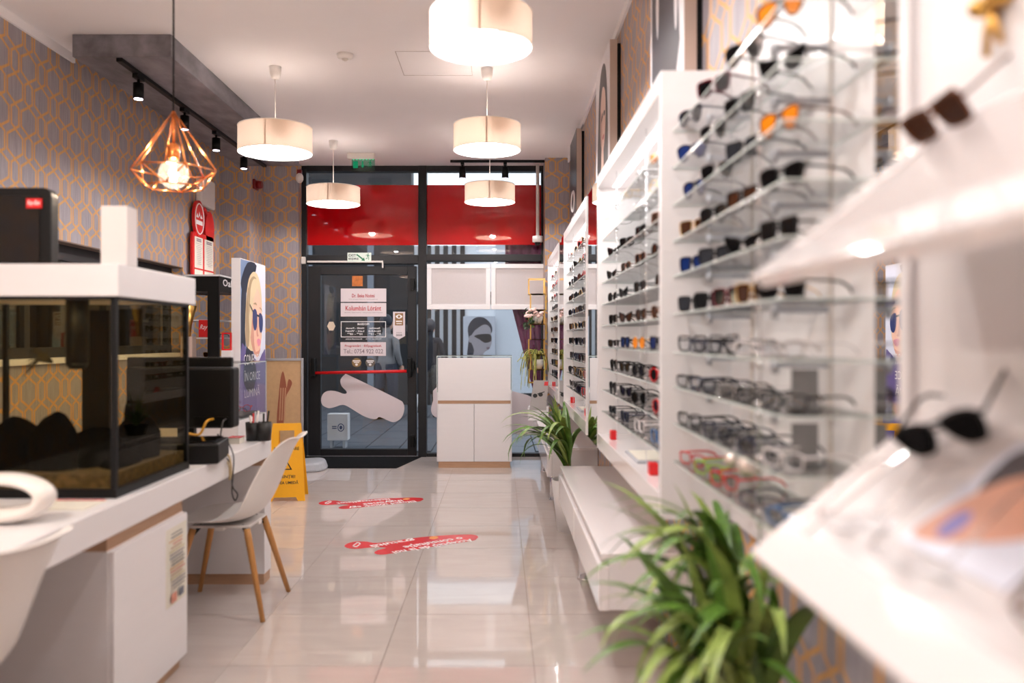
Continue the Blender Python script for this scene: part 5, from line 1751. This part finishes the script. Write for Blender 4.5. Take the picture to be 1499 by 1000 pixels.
M_P1, M_P2, M_P3 = mat('print_brown_hair', (30, 20, 22), .4, noise=.1, scale=6), mat('print_fair_skin', (226, 192, 176), .4, noise=.03, scale=6), mat('print_tan_skin', (196, 152, 132), .4, noise=.03, scale=6)
printed('printed_picture', w2_, (.643, (y0 + y1) / 2, (3.05 + PZ0) / 2), NY, OZ, [
    (M_P1, q([(.12, .2), (.2, .62), (.3, .86), (.5, .95), (.72, .9), (.84, .7), (.9, .3), (.8, .16), (.4, .2)])),
    (M_P2, q([(.36, .52), (.38, .7), (.52, .8), (.7, .74), (.74, .58), (.68, .44), (.56, .36), (.44, .40)])),
    (M_P3, q([(.36, .52), (.38, .66), (.48, .6), (.5, .45), (.44, .4)])),
    (M_P2, q([(.3, .0), (.42, .25), (.46, .40), (.6, .38), (.62, .2), (.8, .0)])),
    (M_P1, q([(.44, .60), (.54, .63), (.55, .60), (.46, .575)])), (M_P1, q([(.62, .62), (.71, .61), (.70, .585), (.62, .59)])),
    (mat('print_rose_lip', (186, 84, 90), .4, noise=.03, scale=6), q([(.53, .455), (.6, .47), (.66, .455), (.6, .435)]))])
y0, y1 = 6.97, 7.59
w3_ = wall_poster(y0, y1, PZ0, PZ1, 'black poster with white O lettering above the farthest cabinet', mat('poster_black', (30, 32, 38), .35, noise=.04, scale=6))
ring_ = [(0.643, (y0 + y1) / 2 + .15 * math.cos(a), 2.50 + .085 * math.sin(a)) for a in [2 * math.pi * i / 28 for i in range(28)]]
part('ring_logo', MB().tube(ring_, .011, 6, closed=True), M_WHTEXT, w3_)
text('lettering', 'OAKLEY', M_WHTEXT, w3_, (.642, (y0 + y1) / 2, 2.34), NY, OZ, height=.07, width=.40, bold=.01)

# ------------------------------------------------------------------ near glass shelving against the wall panel
gs = thing('glass_shelving', 'near open glass shelving with chrome supports against the white wall panel', 'shelving', (.62, 2.0, .70))
NP = XR - .012
part('wall_panel', MB().box(NP, XR - .001, 1.53, YC0 - .001, CZ0, CZ1), M_WHITE, gs)
part('mirror_strip', MB().box(NP, XR - .001, 1.39, 1.529, CZ0, CZ1), M_MIRROR, gs)
NSZ = [CAMH + (VY - y) / F_PX * YC0 for y in (192, 246, 300, 353, 404, 459, 515, 565, 619, 674)]
for z in NSZ:
    part('glass_shelf', MB().glass_sheet(.521, NP - .001, 1.507, YC0 - .002, z - .0042, z), [M_SHELFG, M_SHELFE], gs)
for yy in (1.73, 2.27):
    part('support_rail', MB().box(NP - .006, NP - .0005, yy - .008, yy + .008, CZ0 + .05, CZ1 - .02), M_OFFW, gs)
    for z in NSZ:
        part('shelf_bracket', MB().box(NP - .13, NP - .006, yy - .003, yy + .003, z - .022, z - .0075).cyl((NP - .12, yy, z - .034), (NP - .12, yy, z - .0072), .008, None, 10), M_GREYP, gs)
part('chrome_cable', MB().cyl((.535, 1.69, NSZ[-1] - .15), (.535, 1.69, CZ1 + .7), .0016, None, 6), M_CHROME, gs)
for z in NSZ:
    part('cable_clamp', MB().ball((.535, 1.69, z + .007), .008, 10).ball((.535, 1.69, z - .014), .008, 10), M_CHROME, gs)
U_ = 'near glass shelving'
ROWS = [
    [(2.40, 'navy', 'smoke', 'aviator'), (2.12, 'burgundy', 'smoke', 'square'), (1.86, 'black', 'smoke', 'aviator'), (1.62, 'black', 'amber', 'aviator')],
    [(2.36, 'navy', 'blue', 'aviator'), (2.14, 'silver', 'smoke', 'aviator'), (1.9, 'black', 'smoke', 'square'), (1.62, 'black', 'smoke', 'cat-eye')],
    [(2.34, 'black', 'blue', 'aviator'), (2.1, 'silver', 'smoke', 'aviator'), (1.86, 'black', 'grey', 'square'), (1.62, 'tortoiseshell', 'amber', 'aviator')],
    [(2.36, 'gold', 'brown', 'square'), (2.12, 'black', 'smoke', 'aviator'), (1.88, 'black', 'brown', 'square'), (1.62, 'black', 'smoke', 'aviator')],
    [(2.36, 'black', 'blue', 'square'), (2.13, 'black', 'grey', 'square'), (1.87, 'black', 'smoke', 'cat-eye'), (1.63, 'black', 'smoke', 'square')],
    [(2.38, 'black', 'grey', 'square'), (2.18, 'black', 'smoke', 'square'), (1.99, 'burgundy', 'smoke', 'square'), (1.81, 'gold', 'brown', 'square'), (1.62, 'black', 'smoke', 'square')],
    [(2.38, 'black', 'clear', 'square'), (2.21, 'navy', 'clear', 'slim'), (2.03, 'black', 'clear', 'square'), (1.8, 'clear', 'clear', 'slim'), (1.6, 'silver', 'clear', 'slim')],
    [(2.40, 'black', 'clear', 'slim'), (2.25, 'navy', 'clear', 'slim'), (2.1, 'black', 'clear', 'slim'), (1.94, 'silver', 'clear', 'slim'), (1.78, 'black', 'clear', 'slim'), (1.61, 'black', 'clear', 'slim')],
    [(2.41, 'black', 'clear', 'slim'), (2.25, 'black', 'clear', 'slim'), (2.1, 'navy', 'clear', 'slim'), (1.93, 'black', 'clear', 'slim'), (1.77, 'navy', 'clear', 'slim'), (1.6, 'clear', 'clear', 'slim')],
    [(2.38, 'red', 'clear', 'slim'), (2.2, 'green', 'clear', 'slim'), (2.02, 'red', 'clear', 'slim'), (1.75, 'navy', 'clear', 'slim'), (1.58, 'blue', 'clear', 'slim')]]
for si, row in enumerate(ROWS, 1):
    z = NSZ[si - 1]
    rw = sorted(row)
    for i, (y, fr, le, st) in enumerate(rw, 1):
        glasses(st, fr, le, (.55 + random.uniform(0, .008), y, z + .0003), random.uniform(.28, .5), glabel(st, fr, le, i, len(rw), si, U_), 'glasses on the near shelving')
for (si, y, lab) in ((7, 1.66, 'grey advertising card standing on the eighth near glass shelf'), (8, 1.66, 'grey advertising card standing on the ninth near glass shelf')):
    z = NSZ[si]
    cd = thing('display_card', lab, 'card', (.6, y, z), 0, 'grey cards on the near shelving')
    part('card', MB().box(.60, .655, y + .03, y + .033, z + .0003, z + .08), mat('grey_card', (132, 130, 130), .3, noise=.2, scale=9), cd)
    part('fold', MB().box(.60, .655, y + .034, y + .07, z + .0003, z + .002), mat('grey_card'), cd)
for (y, r_, lab) in ((1.93, .02, 'smaller silver glass bauble on the tenth near glass shelf'), (1.80, .026, 'larger pearl bauble on the tenth near glass shelf')):
    zz = NSZ[9] + r_ + .062
    bq = thing('bauble', lab, 'ornament', (.545, y, NSZ[9]), 0, 'baubles on the near shelving')
    part('globe', MB().ball((.545, y, zz), r_, 20), mat('pearl', (236, 222, 212), .08, metal=.6, noise=.03, scale=10), bq)
    part('stem', MB().cyl((.545, y, NSZ[9] + .001), (.545, y, zz - r_ + .002), .004, None, 8).cyl((.545, y, NSZ[9] + .0003), (.545, y, NSZ[9] + .004), .016, None, 14), M_CLEAR, bq)

# ------------------------------------------------------------------ nearest rack with two tilted display boards
RYD = 1.2
bx0, bz0, bx1, bz1 = .367, .967, .627, 1.177
ux, uz = bx1 - bx0, bz1 - bz0
blen = math.hypot(ux, uz)
du = Vector((ux, 0, uz)) / blen
dn = Vector((-uz, 0, ux)) / blen
rk = thing('display_rack', 'blurred white display rack with two tilted boards at the right edge', 'rack', (.6, .6, .3))
part('back_panel', MB().box(.645, .70, -.25, 1.27, .30, 2.4), M_WHITE, rk, bevel=.003)
part('end_trim', MB().box(.63, .705, 1.27, 1.30, .30, 2.4), M_WHITE, rk, bevel=.003)
YN = .22
for k_, dz in enumerate((0.0, .40)):
    O = Vector((bx0, 0, bz0 + dz))
    def fnb(u, v, w, O=O): return O + du * u + Vector((0, v, 0)) + dn * w
    out = rrect(blen, RYD - YN, .02, 4, blen / 2, (RYD + YN) / 2)
    bo = part('tilted_board', MB().prism(out, fnb, -.018), M_GLOSS, rk, bevel=.003)
    mb = MB()
    for (u0, u1, v0, v1) in ((0, .07, YN, RYD), (blen - .02, blen, YN, RYD), (.07, blen - .02, RYD - .075, RYD), (.07, blen - .02, YN, YN + .05)):
        mb.prism([(u0, v0), (u1, v0), (u1, v1), (u0, v1)], fnb, .005)
    part('raised_rim', mb, M_GLOSS, bo, bevel=.004)
    part('grey_inlay', MB().prism([(.07, YN + .05), (blen - .02, YN + .05), (blen - .02, RYD - .075), (.07, RYD - .075)], fnb, .002), mat('pale_inlay', (198, 190, 189), .3, noise=.02, scale=6), bo)
    part('board_bracket', MB().box(bx1 - .02, .645, RYD - .2, RYD - .17, bz1 + dz - .09, bz1 + dz - .02).box(bx1 - .02, .645, .45, .48, bz1 + dz - .09, bz1 + dz - .02), M_ALU, rk)


def on_board(o, u, v, dz, spin):
    """lay a thing on a tilted board: its z axis along the board normal"""
    base = Vector((bx0, 0, bz0 + dz)) + du * u + Vector((0, v, 0)) + dn * .0022
    X = (du * math.cos(spin) + Vector((0, 1, 0)) * math.sin(spin))
    Z = dn
    Yv = Z.cross(X)
    Mx = Matrix((X, Yv, Z)).transposed()
    o.location = base
    o.rotation_euler = Mx.to_euler()


RG = 'glasses on the tilted boards'
for (st, fr, le, u, v, dz, spin, lab) in (
        ('aviator', 'black', 'smoke', .275, 1.05, 0, .6, 'black aviator sunglasses at the far top of the lower tilted board'),
        ('slim', 'silver', 'clear', .11, 1.02, 0, .3, 'silver wire eyeglasses near the left corner of the lower tilted board'),
        ('slim', 'silver', 'clear', .10, .86, 0, .2, 'silver wire eyeglasses low in the middle of the lower tilted board'),
        ('slim', 'tortoiseshell', 'clear', .12, .62, 0, .3, 'brown eyeglasses nearest the viewer on the lower tilted board'),
        ('square', 'tortoiseshell', 'brown', .295, 1.09, .40, .15, 'brown square sunglasses at the far top of the upper tilted board')):
    g_ = glasses(st, fr, le, (0, 0, 0), 0, lab, RG)
    on_board(g_, u, v, dz, spin)
pc = thing('portrait_card', 'colour portrait advertising card lying on the lower tilted board', 'card', (0, 0, 0))
mb = MB().box(-.09, .09, -.1, .1, .0, .003)
lpart('card', mb, mat('pale_blue_card', (206, 208, 222), .3, noise=.03, scale=6), pc)
mb = MB()
mats_ = [mat('print_face', (204, 146, 120), .4, noise=.1, scale=12), mat('print_hair', (46, 30, 34), .4, noise=.1, scale=12), mat('print_violet', (120, 112, 180), .4, noise=.1, scale=12)]
for k_, (mi, pts) in enumerate(((1, [(-.02, -.09), (.085, -.09), (.085, .06), (.05, .085), (-.01, .05)]), (0, [(-.08, .08), (-.05, .09), (.03, .05), (.06, -.02), (.05, -.08), (-.02, -.07), (-.06, 0)]), (2, ellipse(-.045, .045, .022, .016, 12)), (1, [(.02, .0), (.04, .01), (.045, -.02), (.03, -.03)]))):
    o_ = len(mb.v)
    mb.v += [(a, b, .0034 + .0004 * k_) for a, b in smooth_poly(pts, 3)]
    mb.face(list(range(o_, len(mb.v))), mi)
lpart('printed_face', mb, mats_, pc)
on_board(pc, .215, .85, 0, 0)
mb = MB()
gold_ = thing('gold_bow', 'small gold bow ornament high on the white rack at the right edge', 'ornament', (.64, 1.06, 1.70))
part('bow', MB().ball((.632, 1.075, 1.715), .018, 12, 0, .7).ball((.632, 1.04, 1.715), .018, 12, 0, .7).ball((.632, 1.058, 1.71), .008, 8), M_GOLD, gold_)
part('tails', MB().tube([(.635, 1.058, 1.71), (.634, 1.068, 1.68), (.636, 1.075, 1.65)], .005, 6).tube([(.635, 1.058, 1.71), (.634, 1.05, 1.685), (.636, 1.045, 1.66)], .005, 6), M_GOLD, gold_)

# ------------------------------------------------------------------ benches
def bench(y0, y1, xf, label, legs):
    r = thing('gloss_bench', label, 'bench', (.54, (y0 + y1) / 2, 0), 0, 'gloss benches')
    X1 = XR - .004
    part('top_slab', MB().box(xf, X1, y0, y1, .468, .49), M_GLOSS, r, bevel=.003)
    part('box_body', MB().box(xf + .03, X1, y0 + .004, y1 - .004, .28, .468), M_WHITE, r)
    part('drawer_front', MB().box(xf - .008, xf + .0299, y0 + .002, (y0 + y1) / 2 - .002, .277, .44), M_GLOSS, r, bevel=.003)
    part('drawer_front', MB().box(xf - .008, xf + .0299, (y0 + y1) / 2 + .002, y1 - .002, .277, .44), M_GLOSS, r, bevel=.003)
    for yy in legs:
        part('leg', MB().cyl((xf + .08, yy, 0), (xf + .08, yy, .28), .036, None, 20).cyl((xf + .08, yy, 0), (xf + .08, yy, .012), .042, None, 20), M_CHROME, r)
    return r


bench(3.02, 5.1, .37, 'glossy white low bench nearer the viewer under the lit cabinets', (4.36,))
bench(5.95, 8.4, .345, 'glossy white low bench at the far end by the shop window', (6.5, 7.9))

# ------------------------------------------------------------------ plants
M_LEAF = mat('green_leaf', (86, 122, 46), .38, noise=.3, scale=9, stretch=(1, 1, 5))
M_LEAF2 = mat('pale_leaf', (138, 158, 78), .4, noise=.3, scale=9, stretch=(1, 1, 5))
M_TRUNK = mat('brown_trunk', (150, 104, 66), .8, noise=.25, scale=30)
M_SOIL = mat('potting_soil', (52, 38, 28), .95, noise=.4, scale=60)
LEAFM = {}


def leaf_mesh(kind, m):
    key = (kind, m.name)
    if key in LEAFM:
        return LEAFM[key]
    L_, W_l, bend = [(.5, .02, .5), (.5, .02, 1.1), (.5, .022, 1.8), (.5, .021, 2.5), (.5, .018, 3.1)][kind]
    mb = MB()
    n = 12
    x = z = 0.0
    a = math.radians(86)
    for i in range(n + 1):
        t = i / n
        w = W_l * min(1, .55 + t * 2.2) * (1 - max(0, (t - .45) / .55) ** 1.6) + .0004
        mb.v += [(x, -w, z + w * .25), (x, 0, z), (x, w, z + w * .25)]
        st = L_ / n
        x += math.cos(a) * st
        z += math.sin(a) * st
        a -= bend / n * (.4 + 1.2 * t)
    for i in range(n):
        for j in (0, 1):
            q = i * 3 + j
            mb.face((q, q + 1, q + 4, q + 3), 0, True)
    me = mb.mesh('leaf', m)
    LEAFM[key] = me
    return me


def strap_plant(label, loc, crowns, seed, pot, allowed, droop=0, dmean=3.6):
    random.seed(seed)
    r = thing('strap_leaf_plant', label, 'plant', loc, 0, 'strap-leaved plants')
    pot(r)
    for (cx, cy, cz, n, scale) in crowns:
        if cz > pot.h + .03:
            lpart('stem', MB().tube([(cx * .6, cy * .6, pot.h), (cx * .85, cy * .85, pot.h + (cz - pot.h) * .5), (cx, cy, cz)], [.016, .014, .012], 8), M_TRUNK, r)
        made = tries = 0
        while made < n and tries < n * 12:
            tries += 1
            kind = random.choice([0, 1, 1, 2, 2, 3, 3, 4]) if made > n * .15 else random.choice([0, 1])
            me = leaf_mesh(kind, random.choice([M_LEAF, M_LEAF, M_LEAF2]))
            az = random.uniform(0, 6.283)
            if made >= n - droop:
                kind = random.choice([2, 3, 3, 4])
                me = leaf_mesh(kind, random.choice([M_LEAF, M_LEAF2]))
                az = dmean + random.uniform(-.8, .8)
            s = scale * random.uniform(.7, 1.15)
            L = Vector((cx + random.uniform(-.012, .012), cy + random.uniform(-.012, .012), cz + random.uniform(-.04, .03)))
            E = Euler((random.uniform(-.2, .2), random.uniform(.05, .45) if kind else random.uniform(-.05, .2), az))
            Mx = Matrix.LocRotScale(L, E, Vector((s, s, s)))
            if not all(allowed(*(Mx @ v.co + Vector(loc))) for v in me.vertices):
                continue
            o = link('leaf', me, r)
            o.location, o.rotation_euler, o.scale = L, E, (s, s, s)
            made += 1
    return r


class Pot:
    def __init__(s, h, r0, r1, m):
        s.h, s.r0, s.r1, s.m = h * .9, r0, r1, m
        s.H = h

    def __call__(s, r):
        lpart('pot', MB().lathe([(s.r0, .0), (s.r1, s.H), (s.r1 - .008, s.H), (s.r1 - .014, s.H * .88), (.001, s.H * .88)], n=26, cap0=True), s.m, r)
        lpart('soil', MB().lathe([(.001, s.H * .885), (s.r1 - .015, s.H * .89)], n=26), M_SOIL, r)


strap_plant('large strap-leaved plant on the floor in the right foreground', (.54, 1.88, 0), [(-.01, .06, .62, 24, .9), (.05, -.04, .50, 20, .95), (-.07, -.06, .44, 24, .95), (.05, .14, .66, 16, .85), (-.03, -.14, .52, 14, .85)], 21, Pot(.26, .1, .13, M_WHITE),
            lambda x, y, z: x < .69 and z > .01 and y < 2.9 and z < .92 and not (z > .87 and x > .50) and not (y < 1.32 and x > .28 and z > .78), 8, 3.5)
strap_plant('strap-leaved plant growing between the two white benches', (.50, 5.5, 0), [(-.06, -.12, .46, 40, 1.15)], 33, Pot(.34, .12, .16, M_WHITE),
            lambda x, y, z: x < .69 and z > .02 and not (z > .72 and x > .475) and not (x > .35 and z < .5 and (y < 5.12 or y > 5.93)) and z < .86, 18, 3.5)
strap_plant('small strap-leaved plant in a black pot on the far bench', (.47, 6.75, .4905), [(0, 0, .075, 18, .62)], 44, Pot(.08, .07, .09, M_BLACK),
            lambda x, y, z: x < .69 and z > .5 and not (z > .72 and x > .47))

# ------------------------------------------------------------------ gold hanging rack with plants, ad card
gr = thing('gold_rack', 'gold wire ladder rack of open cubes mounted on the right pier', 'rack', (.37, 8.40, PZ(560, 8.38)))
gx0, gx1, gy0, gy1 = PX(774, 8.38), .4615, 8.30, 8.46
mb = MB()
zs = [PZ(p, 8.38) for p in (409, 428, 442, 457, 474, 490, 508, 520, 530, 560)]
levels = [PZ(p, 8.38) for p in (409, 431, 454, 475, 497, 519, 541, 560)]
for i in range(len(levels) - 1):
    off = (0, .018)[i % 2]
    a0, a1 = gx0 + off, min(gx1, gx1 - .018 + off)
    zt, zb = levels[i], levels[i + 1]
    for x in (a0, a1):
        for y in (gy0, gy1):
            mb.box(x - .004, x + .004, y - .004, y + .004, zb, zt)
    for z in (zt, zb):
        for y in (gy0, gy1):
            mb.box(a0, a1, y - .004, y + .004, z - .004, z + .004)
        for x in (a0, a1):
            mb.box(x - .004, x + .004, gy0, gy1, z - .004, z + .004)
part('cube_frames', mb, M_GOLD, gr)
for i in (3, 5):
    part('shelf_plate', MB().box(gx0 + .01, gx1 - .012, gy0, gy1, levels[i] - .003, levels[i] + .004), M_GOLD, gr)
px_, py_ = (gx0 + gx1) / 2, (gy0 + gy1) / 2


def small_pot(name, label, z, m, h=.1):
    r = thing(name, label, 'plant', (px_, py_, z), 0, 'plants in the gold rack')
    lpart('pot', MB().lathe([(.035, .0005), (.055, h * .5), (.06, h), (.052, h), (.05, h * .85), (.001, h * .85)], n=22, cap0=True), m, r)
    return r


fl_ = small_pot('flower_pot', 'white pot of pale pink flowers in the gold rack', levels[3] + .0042, M_PLASTIC)
random.seed(8)
M_PINK = mat('pale_pink_petals', (232, 196, 188), .7, noise=.1, scale=20)
M_DLEAF = mat('dark_leaf', (46, 66, 40), .6, noise=.3, scale=20)
for i in range(48):
    a = random.uniform(0, 6.28)
    c = Vector((-.06 + random.uniform(-.09, .07), -.05 + random.uniform(-.06, .05), .085 + random.uniform(-.1, .075)))
    if i % 3 == 0:
        c.z = max(c.z, .08)
        c.x += .03
    if i % 3 == 0:
        lpart('flower', MB().ball(c, .02, 8).ball(c + Vector((.014, -.01, .008)), .013, 6).ball(c + Vector((-.012, -.012, -.004)), .013, 6), M_PINK, fl_)
    else:
        d = Vector((math.cos(a), math.sin(a) * .6, random.uniform(-.3, .6))).normalized()
        e = d.cross(Vector((0, 0, 1))).normalized()
        mb = MB()
        mb.v = [tuple(c - d * .024), tuple(c + e * .012), tuple(c + d * .03), tuple(c - e * .012)]
        mb.face((0, 1, 2, 3))
        lpart('leaf', mb, M_DLEAF, fl_)
    if i % 4 == 0:
        lpart('stem', MB().tube([(0, 0, .07), (c.x * .5, c.y * .5, .11), tuple(c)], .002, 4), M_DLEAF, fl_)
for i in range(44):
    c = Vector((-.085 + random.uniform(-.055, .05), -.05 + random.uniform(-.05, .03), .05 + random.uniform(-.1, .06)))
    d = Vector((random.uniform(-1, .6), random.uniform(-.8, .3), random.uniform(-.8, .6))).normalized()
    e = d.cross(Vector((.2, 1, .3))).normalized()
    mb = MB()
    mb.v = [tuple(c - d * .02), tuple(c + e * .011 + Vector((0, -.004, 0))), tuple(c + d * .026), tuple(c - e * .011)]
    mb.face((0, 1, 2, 3))
    lpart('leaf', mb, random.choice([M_DLEAF, M_DLEAF, M_LEAF]), fl_)
tp = small_pot('trailing_plant', 'white pot of yellow-green trailing plant in the gold rack', levels[5] - .13, M_PLASTIC, .1)
tp.location = (px_ + .01, py_, levels[6] + .0045)
part('shelf_plate', MB().box(gx0 + .01, gx1 - .012, gy0, gy1, levels[6] - .003, levels[6] + .004), M_GOLD, gr)
M_TRL = mat('lime_trailing_leaf', (196, 190, 104), .6, noise=.25, scale=20)
M_TRL2 = mat('olive_leaf', (120, 128, 58), .6, noise=.25, scale=20)
for i in range(46):
    a = random.uniform(math.pi * .75, math.pi * 1.45) if i < 34 else random.uniform(0, 6.28)
    L1 = random.uniform(.05, .19)
    dr_ = random.uniform(-.08, .12) if i % 4 else random.uniform(.1, .3)
    top = random.uniform(.13, .2)
    p = [(0, 0, .085), (L1 * .45 * math.cos(a), L1 * .45 * math.sin(a) * .5, top), (L1 * math.cos(a), L1 * math.sin(a) * .5 - .03, top - .02 - max(0, dr_) * .3), (L1 * 1.2 * math.cos(a), L1 * 1.2 * math.sin(a) * .5 - .04, .09 - dr_)]
    lpart('frond', MB().tube(crv(p, 4), [.002 + .0035 * abs(math.sin(q_ * 1.3)) for q_ in range(13)], 4), random.choice([M_TRL, M_TRL, M_TRL2]), tp)
ad = thing('counter_card', 'tilted grey advertising card with sunglasses picture and red logo on the far bench', 'card', (PX(788, 7.9), 7.9, .4905), math.radians(-6))
zc0, zc1 = PZ(600, 7.9) - .4905, PZ(557, 7.9) - .4905
lpart('stand', MB().box(-.1, .1, -.01, .13, 0.0005, zc0 + .03), M_WHITE, ad, bevel=.003)
mb = MB()
mb.prism([(-.085, zc0), (.075, zc0), (.10, zc1), (-.045, zc1)], lambda u, v, w: (u, .0 + (v - zc0) * .12 + w - .02, v), .006)
lpart('card', mb, mat('grey_card_light', (158, 152, 150), .35, noise=.12, scale=6), ad)
hh = zc1 - zc0
f0 = lambda u, v, w: (u, (v - zc0) * .12 - .0205 - w, v)
mb = MB()
mb.prism([(.055, zc1 - .05), (.093, zc1 - .05), (.096, zc1 - .012), (.06, zc1 - .012)], f0, .001)
lpart('red_logo', mb, M_RED, ad)
mb = MB()
mb.prism(ellipse(-.03, zc0 + hh * .48, .022, .02, 14), f0, .001)
mb.prism(ellipse(.022, zc0 + hh * .52, .022, .02, 14), f0, .001)
mb.prism([(-.01, zc0 + hh * .52), (.06, zc0 + hh * .6), (.06, zc0 + hh * .63), (-.01, zc0 + hh * .55)], f0, .001)
lpart('printed_sunglasses', mb, M_BLKTEXT, ad)
# showcase and corner cabinet glasses
for (st, fr, le, loc, rz, lab, grp) in (
        ('round', 'red', 'clear', (-1.70, 5.38, .8003), 1.9, 'red round eyeglasses on the black tray in the glass showcase', 'glasses in the showcase'),
        ('round', 'black', 'clear', (-1.72, 5.17, .8003), 1.4, 'black round eyeglasses on the black tray in the glass showcase', 'glasses in the showcase'),
        ('slim', 'gold', 'clear', (-2.60, 7.42, 1.4523), 1.2, 'gold eyeglasses on the top shelf of the black corner cabinet', 'glasses in the corner cabinet'),
        ('slim', 'black', 'clear', (-2.60, 7.45, 1.2923), 1.3, 'black eyeglasses on the middle shelf of the black corner cabinet', 'glasses in the corner cabinet'),
        ('square', 'gold', 'brown', (-2.64, 7.42, 1.1123), 1.3, 'gold sunglasses on the lowest shelf of the black corner cabinet', 'glasses in the corner cabinet')):
    glasses(st, fr, le, loc, rz, lab, grp)
